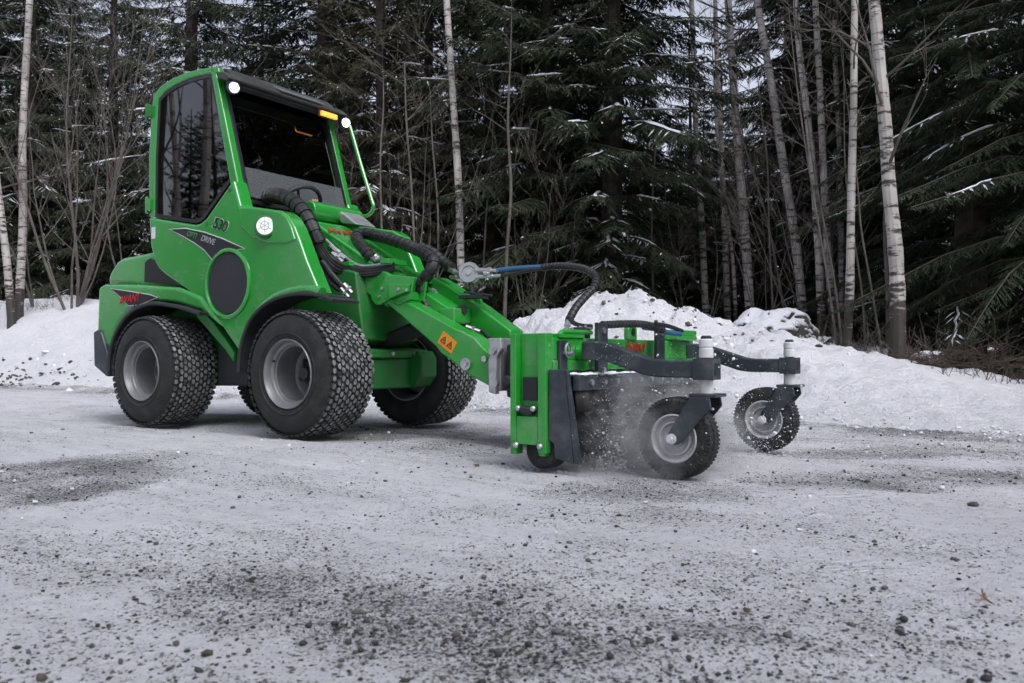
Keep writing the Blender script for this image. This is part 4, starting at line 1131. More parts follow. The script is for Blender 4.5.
# --- boom: wide upper box, then twin arms down to the coupler
def bx_line(mb, p, q, w, h, mi=0, tp=None):
    """box beam from p to q in the xz plane: (x, z) of its top edge, y range w, depth h below"""
    (x0, z0), (x1, z1) = p, q; d = Vector((x1 - x0, z1 - z0)).normalized(); n = Vector((d.y, -d.x))
    if n.y > 0: n = -n
    h1 = h if tp is None else tp
    mb.prism([(x0, z0), (x1, z1), (x1 + n.x * h1, z1 + n.y * h1), (x0 + n.x * h, z0 + n.y * h)], w[0], w[1])
BT0, BT1 = (-.30, 1.175), (.34, .815)
bo = MB(); bx_line(bo, BT0, BT1, (-.155, .155), .16, tp=.17)
bo.prism([(-.46, 1.22), (-.30, 1.178), (-.22, 1.02), (-.46, .98)], -.17, .17)
boom = bo.build("boom", GREEN, LD, .014, 3)
# round reservoir under the windscreen, grey cap
rs = MB(); rs.rod((-.40, -.10, 1.255), (-.40, .30, 1.255), .058, 20); rs.build("reservoir", GREEN, LD, .01)
cp = MB(); cp.prism([(-.42, 1.31), (-.30, 1.25), (-.20, 1.18), (-.34, 1.20)], .10, .27); cp.build("cowl_cap", GALV, LD, .012, 3)
tm = BT0; dv = Vector((BT1[0] - BT0[0], 0, BT1[1] - BT0[1])).normalized(); nv = Vector((-dv.z, 0, dv.x))
q = Vector((BT0[0], 0, BT0[1])) + dv * .125 + nv * .006
text_mesh(boom, "red_letters", "AVANT", .095, frameM((q.x, .0, q.z), (0, 1, 0), -dv), RED, .25)
# bracket where the arms join the boom
br = MB()
for y0, y1 in ((-.205, -.19), (-.10, -.085)):
    br.prism(SY([(372, 300), (371, 296), (380, 289), (386, 275), (394, 275), (414, 277), (411, 300), (398, 306), (390, 300), (381, 305), (376, 305)], -.2), y0, y1)
br.prism(SY([(392, 284), (412, 284), (411, 292), (392, 300)], -.2), -.23, -.207)
br.box(.28, .44, -.19, .19, .70, .745); br.box(.26, .40, -.155, .155, .80, .826)
brk = br.build("arm_bracket", GREEN_ARM, LD, .006, 2)
bt = MB()
for px, py in ((399, 289), (407, 290), (379, 288), (376, 296)):
    x, z = S(px, py, -.232); bt.disc((x, -.229 if px > 390 else -.204, z), (0, -1, 0), .009, .009, 8)
bt.build_split("bracket_bolt", STEEL, brk)
# near arm (right), widening to the pin plate
NA = [(392, 293), (456, 329), (462, 331), (474, 338), (482, 347), (491, 355), (490, 387), (466, 373.5), (451, 361), (440, 353), (436, 347), (386, 303.5)]
na = MB(); na.prism(SY(NA, -.20), -.20, -.085); arm = na.build("lift_arm", GREEN_ARM, LD, .010, 3)
st = MB(); x, z = S(447.5, 342.5, -.2); M = Matrix.Translation((x, -.2015, z)) @ Matrix.Rotation(R(33), 4, 'Y'); st.box(-.052, .052, -.0012, .0012, -.034, .034, M=M); stk = st.build("warning_sticker", YELLOW, arm)
wm = MB()
for dx in (-.024, .022):
    c = M @ Vector((dx, -.002, .0)); rot = M.to_3x3()
    tri = [(-.016, -.014), (.016, -.014), (0, .017)]
    for (u, v_), (u2, v2) in zip(tri, tri[1:] + tri[:1]):
        a = c + rot @ Vector((u, 0, v_)); b = c + rot @ Vector((u2, 0, v2)); wm.rod(a, b, .0022, 4)
    wm.disc(tuple(c + Vector((0, 0, -.002))), (0, -1, 0), .0045, .001, 8)
wm.build("warning_marks", DECAL, stk)
pn = MB(); x, z = S(467, 364, -.2); pn.disc((x, -.199, z), (0, -1, 0), .030, .016, 20); pn.disc((x, -.214, z), (0, -1, 0), .016, .012, 6)
x, z = S(485, 359, -.2); pn.disc((x, -.199, z), (0, -1, 0), .016, .012, 6); pn.build("pivot_pin", STEEL, arm)
# far arm with its tall head
FA = [(427, 279), (433, 276.5), (444, 283), (458, 293), (470, 301), (478, 306), (510, 330), (512, 345), (480, 337), (470, 332), (448, 329), (441, 322), (430, 312)]
fa = MB(); fa.prism(SY(FA, .06), .06, .185); 
x, z = S(474, 300, .10); 
farm = fa.build("lift_arm", GREEN_ARM, LD, .010, 3)
lg = MB(); x, z = S(474, 304, .10); lg.lathe([(.020, -.01), (.040, -.01), (.040, .01), (.020, .01), (.020, -.01)], (x, .115, z), (0, 1, 0), 20); lg.build("lifting_lug", GREEN_ARM, farm)
cb = MB(); cb.rod((.80, -.085, .43), (.80, .06, .43), .045, 14); cb.box(.56, .66, -.085, .06, .58, .66); cb.prism([(.36, .80), (.62, .66), (.60, .58), (.34, .72)], -.08, .06); cb.build("cross_tube", GREEN_ARM, LD, .008)
rd = MB(); rd.box(.80, .93, -.085, .06, .445, .50); rd.rod((.72, -.01, .47), (.95, -.01, .47), .03, 12); rd.build("locking_bar", REDP, LD, .006)
# quick coupler plate
qp = MB()
Q = SY([(488, 338), (501, 338), (502, 349), (497, 357), (496.5, 394.5), (489, 392.5), (488.5, 360), (491, 352)], -.24)
for y0, y1 in ((-.245, -.215), (.20, .23)): qp.prism(Q, y0, y1)
qp.box(Q[0][0] + .03, Q[0][0] + .055, -.215, .20, .25, .50)
qp.build("coupler_plate", GALV, LD, .006, 2)
qd = MB(); qd.box(1.06, 1.44, -.20, .19, .22, .47); qd.box(1.10, 1.40, -.24, -.20, .25, .46); qd.rod((1.10, -.26, .30), (1.10, .25, .30), .026, 14); qd.build("coupler_frame", BLACKP, LD, .01)
qs = MB(); qs.disc((1.045, -.262, .29), (0, -1, 0), .022, .02, 12); qs.disc((1.02, -.248, .44), (0, -1, 0), .018, .015, 8); qs.build_split("coupler_pin", STEEL, LD)

# --- hoses
def hose(name, pts, r, mat_=HOSE, wrap=False, parent=LD, n=10):
    c = cr(HP(pts), n); mb = MB()
    if wrap:
        # spiral guard: ridges along the hose
        dense = []; 
        for i in range(len(c) - 1):
            for k in range(5): dense.append(c[i].lerp(c[i + 1], k / 5))
        s = 0; rr = []
        for i, p in enumerate(dense):
            if i: s += (p - dense[i - 1]).length
            ph = (s / (r * 1.25)) % 1.0
            rr.append(r * (1.0 if ph < .72 else .84) * .92)
        mb.tube(dense, rr, 12)
    else: mb.tube(c, r, 8)
    return mb.build(name, mat_, parent, ang=25)
hose("wrapped_hose", [(256, 209, -.20), (262, 202, -.24), (272, 195.5, -.27), (285, 197, -.30), (297, 205, -.32), (306, 216, -.33), (313, 230, -.33), (319, 244, -.31)], .047, wrap=True)
for k, (dz, r) in enumerate(((0, .012), (4.5, .013), (-4, .011), (8, .011))):
    hose("hydraulic_hose", [(314, 234 + dz, -.32), (322, 249 + dz, -.28), (332, 262 + dz * .9, -.23), (350, 270 + dz * .6, -.20), (372, 270.5 + dz * .55, -.16), (394, 266 + dz * .5, -.13)], r)
hose("hydraulic_hose", [(326, 240, -.18), (345, 257, -.17), (362, 266, -.17), (392, 263, -.14)], .009, GALV)
hose("wrapped_hose", [(372, 259, -.14), (366, 252, -.12), (359, 243, -.06), (357, 236, .0), (363, 233.5, .04), (378, 236, .05), (400, 242.5, .03), (420, 251, -.01), (431, 257.5, -.04), (434, 264, -.06), (429, 273, -.08), (422, 283, -.08), (422, 292, -.08)], .037, wrap=True)
hose("wrapped_hose", [(422, 290, -.08), (424, 301, -.08), (431, 313, -.08), (441, 322, -.07), (450, 328, -.06)], .022, wrap=True)
hose("wrapped_hose", [(420, 247, .04), (432, 252, .06), (443, 262, .06), (452, 268, .05)], .032, wrap=True)
hose("hydraulic_hose", [(458, 329, -.06), (468, 331, -.03), (474, 329, .0), (482, 331, .02), (489, 338, .0)], .010)
for a, b, r in [((449, 269.5, .04), (459, 273.5, .02), .012), ((451, 277, .04), (461, 277, .02), .012), ((466, 326.5, -.03), (480, 331.5, .0), .012), ((444, 324, -.07), (452, 329, -.06), .016), ((372, 259, -.14), (381, 259.5, -.14), .016), ((375, 255.5, -.14), (384, 264, -.12), .014),
                ((330, 246, -.20), (345, 259, -.18), .014), ((332, 253, -.22), (343, 262, -.20), .012), ((344, 284, -.30), (352, 293, -.28), .014), ((341, 288, -.30), (349, 297, -.28), .014), ((432, 290, .04), (438, 294, .04), .013)]:
    p, q = HP([a, b]); p = Vector(p); q = Vector(q); fit_ = MB()
    fit_.rod(p, p.lerp(q, .45), r, 8); fit_.rod(p.lerp(q, .45), p.lerp(q, .62), r * 1.35, 6); fit_.rod(p.lerp(q, .62), q, r * .85, 8)
    fit_.build("hose_fitting", STEEL, LD)
hose("hydraulic_hose", [(322, 262, -.33), (332, 275, -.33), (342, 286, -.30)], .016)
hose("hydraulic_hose", [(318, 266, -.33), (328, 280, -.33), (340, 290, -.30)], .016)
# small green clamp bridge by the pipes
cl = MB(); q = P3(388, 262, 1, -.14); cl.box(q[0] - .03, q[0] + .03, -.17, -.02, q[2] - .012, q[2] + .016); q = P3(349, 264, 1, -.2); cl.box(q[0] - .03, q[0] + .02, -.215, -.165, q[2] - .012, q[2] + .012); cl.build_split("pipe_clamp", GREEN_ARM, LD, .004)
# multi-coupler hub on top of the far arm
cq = P3(469.5, 273, 1, .03)
rl = MB(); ax = Vector((.35, -.9, .12)).normalized(); rl.lathe([(.014, -.02), (.052, -.02), (.056, -.012), (.056, .012), (.052, .02), (.036, .020), (.034, .014), (.014, .014)], cq, ax, 32)
rl.disc(tuple(Vector(cq) - ax * .025), ax, .014, .05, 16); rl.build("hose_coupling", GALV, LD)
rl = MB(); rl.rod(cq, (cq[0] + .02, cq[1], cq[2] - .13), .012, 8); rl.box(cq[0] - .05, cq[0] + .10, cq[1] - .03, cq[1] + .03, cq[2] - .135, cq[2] - .115); rl.rod((cq[0] - .02, cq[1] - .02, cq[2] - .10), (cq[0] + .16, cq[1] - .02, cq[2] - .125), .007, 6); rl.build("coupling_stand", BLACKP, LD, .003)

# ------------------------------------------------------------------ the power rake carried on the coupler
RK = thing("power_rake", "green power rake with dark caster arms on the loader's front coupler, throwing up snow", "power rake", (TX, TY, 0), -TH)
XF = 1.612                      # front face of the beam
ZT, ZB = .502, .355
end = MB()
x0, x1 = 1.445, 1.610
def end_plate(mb, y, sg):
    """channel-shaped end: two flanges, recessed web, flush foot"""
    yi = y + sg * .045
    mb.box(x0, x0 + .028, min(y, yi + sg * .01), max(y, yi + sg * .01), .085, .505)
    mb.box(x1 - .038, x1, min(y, yi + sg * .01), max(y, yi + sg * .01), .045, .505)
    mb.box(x0 + .028, x1 - .038, min(yi - sg * .012, yi + sg * .004), max(yi - sg * .012, yi + sg * .004), .17, .505)
    mb.box(x0 + .0281, x1 - .0381, min(y + sg * .003, yi), max(y + sg * .003, yi), .075, .185)
    for xx in (x0 + .012, x1 - .022): mb.box(xx - .012, xx + .016, min(y + sg * .002, y + sg * .05), max(y + sg * .002, y + sg * .05), .035, .09)
for y, sg in ((-.735, 1), (.735, -1)):
    end = MB(); end_plate(end, y, sg); end.build("end_plate", GREEN_ARM, RK, .004, 2)
ins = MB(); ins.box(x0 + .045, x1 - .055, -.712, -.702, .245, .335); ins.build("black_insert", DECAL, RK)
bo_ = MB()
for xx in (x0 + .04, x1 - .056): bo_.sphere((xx, -.738, .215), .0125, 8); bo_.rod((xx, -.738, .215), (xx, -.69, .215), .012, 10)
bo_.build_split("bolt_head", STEEL, RK)
bo_ = MB(); bo_.rod((x0 + .05, -.728, .212), (x1 - .06, -.728, .204), .017, 10); bo_.build("bearing_strip", HUBM, RK)
bo_ = MB()
for xx in (x0 + .03, x1 - .025): bo_.sphere((xx, -.738, .072), .013, 8)
bo_.build_split("foot_bolt", STEEL, RK)
# beam: box with a lower lip and a rim along the top
bm_ = MB(); bm_.box(1.50, XF, -.688, .688, .40, ZT - .012); bm_.box(1.49, XF + .006, -.689, .689, .355, .401); bm_.box(1.455, 1.50, -.688, .688, .33, .46)
bm_.build("main_beam", GREEN_ARM, RK, .006, 2)
rm_ = MB(); rm_.tube(cr([(1.60, -.62, ZT - .012), (1.60, -.60, ZT + .010), (1.60, -.52, ZT + .012), (1.60, -.36, ZT + .012)], 4), .010, 8); rm_.box(1.56, 1.62, -.65, -.45, ZT - .012, ZT + .002); rm_.build("beam_rail", GREEN_ARM, RK)
lg = MB(); yl, zl = F(632, 325, 1.62); lg.prism([(yl - .045, ZT - .014), (yl + .045, ZT - .014), (yl + .045, ZT + .035), (yl + .025, ZT + .060), (yl - .025, ZT + .060), (yl - .045, ZT + .035)], 1.60, 1.625, 'x'); lgo = lg.build("lifting_lug", GREEN_ARM, RK, .006)
lh = MB(); lh.disc((1.6255, yl, ZT + .022), (1, 0, 0), .018, .002, 14); lh.build("lug_hole", DECAL, lgo)
tr = MB(); a, b = F(670, 333, 1.62), F(690, 329, 1.62); tr.box(1.54, 1.66, a[0], b[0], ZT - .01, ZT + .015); tr.box(1.55, 1.65, a[0] + .05, b[0] + .02, ZT + .014, ZT + .042); tr.build("hose_tray", GREEN_ARM, RK, .008)
text_mesh(RK, "red_letters", "AVANT", .062, frameM((XF + .0085, F(634, 347, XF)[0], .452), (0, 1, 0), (0, 0, 1)), RED, .25)
# vertical straps
for px in (603.5, 661.5):
    y, _ = F(px, 350, 1.675); s_ = MB(); s_.box(1.655, 1.675, y - .042, y + .042, .318, .553)
    so = s_.build("strap", NAVY, RK, .004)
    b_ = MB()
    for z in (.52, .36): b_.disc((1.6745, y, z), (1, 0, 0), .013, .008, 6)
    b_.build_split("strap_bolt", STEEL, so)
# locking pins with rings
for px, py in ((565, 352), (583, 353)):
    y, z = F(px, py, XF + .02); pp = MB(); pp.box(XF + .001, XF + .016, y - .03, y + .03, z - .075, z + .045) if px < 570 else pp.disc((XF, y, z), (1, 0, 0), .034, .05, 18)
    po = pp.build("pin_plate", NAVY if px < 570 else GREEN_ARM, RK, .003)
    rr = MB(); cpt = Vector((XF + .035, y, z + .008)); rr.tube([cpt + Vector((0, math.cos(a) * .022, math.sin(a) * .026)) for a in np.linspace(0, 6.283, 21)], .0048, 6, cap=False)
    rr.rod((XF + .0, y, z - .005), (XF + .06, y, z - .005), .009, 8); rr.build("locking_pin", STEEL, po)
# side skirts
for sg in (-1, 1):
    sk = MB()
    sk.prism([(1.6125, .366), (1.682, .366), (1.722, .014), (1.640, .030), (1.636, .085), (1.6125, .10)], sg * .722, sg * .712)
    sk.prism([(1.6825, .366), (1.695, .364), (1.748, .012), (1.7225, .014)], sg * .719, sg * .700)
    sk.build("side_skirt", NAVY, RK, .003)
# bolted top rail with the rubber flap, drum behind
tr = MB(); tr.box(1.700, 1.730, -.690, .690, .285, .340); tr.box(1.62, 1.729, -.690, .690, .336, .346); trl = tr.build("flap_rail", NAVY, RK, .004)
b_ = MB()
for k in range(12): b_.disc((1.730, -.60 + k * .109, .315), (1, 0, 0), .012, .010, 6)
b_.build_split("rail_bolt", STEEL, trl)
sn = MB(); g = random.Random(4)
for k in range(150): sn.sphere((g.uniform(1.63, 1.73), g.uniform(-.66, .66), .346), g.uniform(.006, .018), 4, sc=(1, 1.6, .45))
sn.build("snow_on_rail", SNOWM, trl)
fl = MB(); n = 40
vv = [(1.717 + .006 * math.sin(i * .9), -.685 + 1.37 * i / n, z) for z in (.286, .245, .205) for i in range(n + 1)]
ff_ = [(j * (n + 1) + i, j * (n + 1) + i + 1, (j + 1) * (n + 1) + i + 1, (j + 1) * (n + 1) + i) for j in range(2) for i in range(n)]
fl.add(vv, ff_); flo = fl.build("rubber_flap", RUBFLAP, trl); sd_ = flo.modifiers.new("thick", 'SOLIDIFY'); sd_.thickness = .010
dr = MB(); dr.lathe([(0, -.64), (.095, -.64), (.095, .64), (0, .64)], (1.665, 0, .125), (0, 1, 0), 28)
for k in range(20):
    for j in range(7):
        a = j * .898 + k * .5; y = -.61 + k * .064
        M = Matrix.Translation((1.665, y, .125)) @ Matrix.Rotation(a, 4, 'Y')
        dr.box(-.010, .010, -.012, .012, .09, .125, M=M)
dr.build("rake_drum", ROTOR, RK)
bp_ = MB(); bp_.box(1.50, 1.58, -.655, .655, .06, .34); bp_.build("back_plate", NAVY, RK, .004)
# rear support roller
rr = MB(); rr.lathe([(0, -.69), (.060, -.69), (.072, -.68), (.072, -.60), (.060, -.59), (.0, -.59)], (1.565, -.01, .052), (0, 1, 0), 28); rr.lathe([(0, .59), (.060, .59), (.072, .60), (.072, .68), (.0, .69)], (1.565, 0, .052), (0, 1, 0), 28); rr.build_split("support_roller", CASTTYRE, RK)
# caster arms
def caster(sg, spin, zoff=0.0):
    y = sg * .528
    am = MB()
    pr_ = [(1.665, .474), (1.71, .476), (1.775, .466), (1.955, .408), (2.0, .402), (2.20, .402), (2.20, .338), (1.99, .338), (1.935, .345), (1.76, .400), (1.665, .402)]
    am.prism(pr_, y - .034, y + .034)
    a = am.build("caster_arm", NAVY, RK, .008, 3)
    tb = MB(); tb.box(2.130, 2.206, y - .040, y + .040, .332, .408); tb.box(2.2065, 2.208, y - .026, y + .026, .346, .394); tb.build("arm_socket", NAVY, a, .005)
    hl = MB(); hl.box(2.2075, 2.2095, y - .024, y + .024, .348, .392); hl.build("tube_opening", DECAL, a)
    po = MB(); po.lathe([(0, .283), (.026, .283), (.026, .331), (.018, .332), (.018, .408), (.026, .412), (.026, .444), (.0235, .446), (.0235, .450), (.026, .452), (.026, .476), (.023, .480), (0, .480)], (2.166, y, 0), (0, 0, 1), 28)
    p = po.build("pivot_post", WHITEP, RK)
    cpm = MB(); cpm.lathe([(0, .492), (.014, .492), (.020, .487), (.020, .479), (0, .479)], (2.166, y, 0), (0, 0, 1), 20); cpm.build("post_cap", HUBM, p)
    fk = MB(); fk.box(2.120, 2.222, y - .058, y + .058, .270, .282)
    for s2 in (-1, 1):
        yy = y + s2 * .060
        fk.prism([(2.128, .272), (2.200, .272), (2.206, .236), (2.098, .108), (2.076, .094), (2.050, .096), (2.036, .112), (2.040, .134)], yy - s2 * .010, yy)
    fk.build("caster_fork", NAVY, RK, .004, 2)
    tm_ = MB(); Rr, hw2 = .150, .046
    tm_.lathe([(.082, -hw2 + .016), (.086, -hw2 + .004), (.100, -hw2), (.118, -hw2 + .001), (.136, -hw2 + .007), (.146, -hw2 + .018), (Rr, -.015), (Rr, .015), (.146, hw2 - .018), (.136, hw2 - .007), (.118, hw2 - .001), (.100, hw2), (.086, hw2 - .004), (.082, hw2 - .016)], n=56)
    for k in range(60):
        for s2 in (-1, 1):
            M = Matrix.Rotation(2 * math.pi * (k + .25 * s2) / 60, 4, 'Y')
            tm_.box(-.0042, .0042, min(s2 * .004, s2 * (hw2 - .019)), max(s2 * .004, s2 * (hw2 - .019)), Rr - .010, Rr + .0012, M=M)
            tm_.box(-.0028, .0028, min(s2 * (hw2 - .012), s2 * (hw2 - .002)), max(s2 * (hw2 - .012), s2 * (hw2 - .002)), Rr - .028, Rr - .010, M=M)
    t = tm_.build("caster_wheel", CASTTYRE, RK); t.location = (2.057, y, .116 + zoff); t.rotation_euler = (0, spin, 0)
    rm = MB()
    rm.lathe([(.080, -hw2 + .020), (.089, -hw2 + .008), (.090, -hw2 + .002), (.085, -hw2), (.080, -hw2 + .006), (.075, -hw2 + .022), (.066, -hw2 + .024), (.062, -hw2 + .010), (.057, -hw2 + .009), (.051, -hw2 + .028), (.032, -hw2 + .030), (.026, -hw2 + .010), (.020, -hw2 - .010), (0, -hw2 - .010)], n=48)
    rm.lathe([(.080, hw2 - .020), (.089, hw2 - .008), (.085, hw2), (.074, hw2 - .016), (.050, hw2 - .020), (.026, hw2 - .010), (.020, hw2 + .010), (0, hw2 + .010)], n=48)
    rm.build("rim", RIM_L, t)
    nb = MB(); nb.disc((0, -.061, 0), (0, -1, 0), .019, .008, 20); nb.disc((0, -.074, 0), (0, -1, 0), .012, .010, 6); nb.rod((0, -.075, 0), (0, .075, 0), .009, 10); nb.build("axle_nut", WHITEP, t)
caster(-1, .4); caster(1, 1.3)
# hoses of the rake
def rhose(*a, **k): return hose(*a, parent=RK, **k)
rhose("blue_hose", [(497, 270.5, .05), (515, 268.5, .08), (530, 267.5, .10), (545, 267, .12)], .013, HOSE_BLUE)
rhose("blue_hose", [(499, 276, .05), (516, 273, .08), (532, 270, .10), (548, 268, .12)], .010, HOSE)
rhose("wrapped_hose", [(543, 267.5, .12), (558, 266, .10), (575, 267, .05), (588, 270.5, -.02), (596, 278, -.08), (594, 287, -.14), (586, 296, -.20), (577, 306, -.26), (571, 316, -.30), (568.5, 322, -.32)], .020, wrap=True)
rhose("hydraulic_hose", [(569, 317, -.32), (574, 323, -.36), (583, 326, -.38), (592, 326.5, -.38)], .010)
rhose("wrapped_hose", [(602, 325, -.34), (622, 324, -.22), (640, 324, -.10), (652, 326, .0), (663, 330, .08)], .018, wrap=True)
rhose("blue_hose", [(643, 327, .0), (656, 329, .06), (670, 333, .14), (680, 334, .22)], .012, HOSE_BLUE)
rhose("hydraulic_hose", [(655, 324, .0), (668, 326, .12), (682, 331, .25)], .010)
for a, b, r in [((476, 270, .03), (499, 270.5, .05), .012), ((476, 277, .03), (501, 275.5, .05), .011), ((484, 273.5, .03), (490, 273.2, .04), .014), ((568.5, 320, -.32), (566.5, 329, -.33), .013), ((564, 330.5, -.33), (578, 331, -.36), .011), ((580, 328, -.38), (592, 327.5, -.38), .012), ((485, 287, .03), (478, 292, .03), .006)]:
    p, q = HP([a, b]); p = Vector(p); q = Vector(q); ft = MB(); ft.rod(p, p.lerp(q, .5), r, 8); ft.rod(p.lerp(q, .5), p.lerp(q, .68), r * 1.3, 6); ft.rod(p.lerp(q, .68), q, r * .8, 8)
    ft.build("hose_fitting", STEEL, RK)
bk = MB(); q = P3(583, 330, 1, -.38); bk.box(q[0] - .03, q[0] + .02, q[1] - .03, q[1] + .03, ZT - .012, q[2] + .012); bk.build("hose_bracket", NAVY, RK, .003)

# ------------------------------------------------------------------ the driver
SKIN = mat("skin", (.42, .24, .17), .5)
JACKET = mat("jacket_charcoal", (.030, .032, .036), .8, var=.2, vscale=10)
TROUS = mat("trousers_grey_green", (.085, .10, .095), .85, var=.2, vscale=10)
CAPM = mat("cap_black", (.012, .012, .013), .8)
def skinned(verts, edges, root=0, sub=2):
    me = bpy.data.meshes.new("tmp"); bm = bmesh.new(); lay = bm.verts.layers.skin.verify()
    vs = []
    for co, r in verts:
        v = bm.verts.new(co); v[lay].radius = (r, r) if not hasattr(r, '__len__') else r; vs.append(v)
    vs[root][lay].use_root = True
    for a, b in edges: bm.edges.new((vs[a], vs[b]))
    bm.to_mesh(me); bm.free()
    o = bpy.data.objects.new("tmp", me); COL.objects.link(o)
    s = o.modifiers.new("s", 'SKIN'); s.use_smooth_shade = True; s.branch_smoothing = .4
    u = o.modifiers.new("u", 'SUBSURF'); u.levels = sub; u.render_levels = sub
    dg = bpy.context.evaluated_depsgraph_get(); m = bpy.data.meshes.new_from_object(o.evaluated_get(dg))
    V = [tuple(v.co) for v in m.vertices]; Fc = [tuple(p.vertices) for p in m.polygons]
    bpy.data.objects.remove(o); return V, Fc
PR = thing("person", "driver in a dark jacket and cap seated in the cab, hands on the controls", "person", (TX, TY, 0), -TH)
body = MB()
V = [((-1.07, 0, 1.20), (.155, .13)), ((-1.10, 0, 1.32), (.145, .11)), ((-1.11, 0, 1.46), (.165, .115)), ((-1.09, 0, 1.58), (.12, .09)), ((-1.07, 0, 1.645), (.052, .055)), ((-1.055, 0, 1.70), (.055, .06)),
     ((-1.05, -.10, 1.19), .085), ((-.66, -.15, 1.24), .062), ((-.58, -.15, .98), .050), ((-.57, -.15, .86), .040), ((-.47, -.15, .835), .036),
     ((-1.05, .10, 1.19), .085), ((-.66, .15, 1.24), .062), ((-.58, .15, .98), .050), ((-.57, .15, .86), .040), ((-.47, .15, .835), .036),
     ((-1.10, -.19, 1.555), .062), ((-1.06, -.255, 1.34), .050), ((-.87, -.25, 1.24), .040), ((-.80, -.245, 1.245), .030),
     ((-1.10, .19, 1.555), .062), ((-1.00, .25, 1.36), .050), ((-.78, .17, 1.34), .038), ((-.70, .14, 1.355), .030)]
E_ = [(0, 1), (1, 2), (2, 3), (3, 4), (4, 5), (0, 6), (6, 7), (7, 8), (8, 9), (9, 10), (0, 11), (11, 12), (12, 13), (13, 14), (14, 15), (3, 16), (16, 17), (17, 18), (18, 19), (3, 20), (20, 21), (21, 22), (22, 23)]
v, f = skinned(V, E_)
o0 = len(body.v); body.add(v, f)
for i, t in enumerate(f):
    c = sum((Vector(v[q]) for q in t), Vector()) / len(t)
    arm = abs(c.y) > .12 and c.z > 1.22 and c.x > -.82 and not (c.z < 1.30 and c.x > -.79 and abs(c.y) < .22)
    body.m[i] = 1 if (c.z < 1.24 or (c.x > -.80 and c.z < 1.31 and abs(c.y) < .23)) and not (c.y < -.215) else (2 if (c.z > 1.63 or (c.x > -.815 and c.y < -.215 and c.z > 1.2) or (c.x > -.715 and c.z > 1.32)) else 0)
# head: skull, jaw, nose, ears, eyes
hd = MB(); hd.sphere((-1.045, 0, 1.79), .098, 14, sc=(1.0, .80, 1.16))
for i, q in enumerate(hd.v):
    x, y, z = q
    if z < 1.77: k = (1.77 - z) / .1; hd.v[i] = (x + .012 * k, y * (1 - .28 * k), z)
body.add(hd.v, hd.f, 2)
ns = MB(); ns.sphere((-.945, 0, 1.775), .018, 6, sc=(1.2, .75, 1.5)); ns.sphere((-1.045, -.082, 1.78), .024, 6, sc=(.7, .4, 1.3)); ns.sphere((-1.045, .082, 1.78), .024, 6, sc=(.7, .4, 1.3)); ns.sphere((-.958, 0, 1.735), .016, 6, sc=(.6, 1.5, .4)); body.add(ns.v, ns.f, 2)
def hand(base, d, up, side):
    """palm, four fingers curled round a grip, thumb from the side"""
    d = Vector(d).normalized(); up = Vector(up).normalized(); lat = d.cross(up).normalized() * side; b = Vector(base)
    vv = [(b, .028), (b + d * .05, (.036, .020)), (b + d * .082, (.038, .018))]; ee = [(0, 1), (1, 2)]
    for k, L_ in enumerate((.066, .074, .070, .054)):
        s0 = b + d * .088 + lat * (.030 - .020 * k); n = len(vv)
        vv += [(s0, .0095), (s0 + d * L_ * .42 - up * .006, .009), (s0 + d * L_ * .62 - up * L_ * .34, .0085), (s0 + d * L_ * .42 - up * L_ * .62, .0075)]
        ee += [(2, n), (n, n + 1), (n + 1, n + 2), (n + 2, n + 3)]
    n = len(vv); vv += [(b + d * .03 + lat * .036, .012), (b + d * .062 + lat * .052 - up * .012, .010), (b + d * .085 + lat * .044 - up * .030, .0085)]; ee += [(1, n), (n, n + 1), (n + 1, n + 2)]
    return skinned(vv, ee, 0, 1)
for args in (((-.80, -.245, 1.245), (1, 0, .1), (0, 0, 1), 1), ((-.70, .14, 1.355), (1, -.2, .15), (0, 0, 1), -1)):
    v, f = hand(*args); body.add(v, f, 2)
bo = body.build("person_body", [JACKET, TROUS, SKIN], PR, ang=60)
cpm = MB(); cpm.sphere((-1.05, 0, 1.825), .102, 12, sc=(1.02, .84, .95)); cpm.v = [(x, y, max(z, 1.812)) for x, y, z in cpm.v]; cpm.box(-.97, -.885, -.06, .06, 1.815, 1.824); cpm.build("cap", CAPM, PR)
ey = MB()
for y in (-.032, .032): ey.sphere((-.957, y, 1.80), .011, 6)
ey.build("eyes", mat("eye_dark", (.05, .04, .035), .3), PR)
jl = MB(); jl.rod((-.74, -.25, 1.14), (-.715, -.25, 1.235), .012, 8); jl.sphere((-.712, -.25, 1.24), .022, 8); jl.build("joystick", BLACKP, LD)

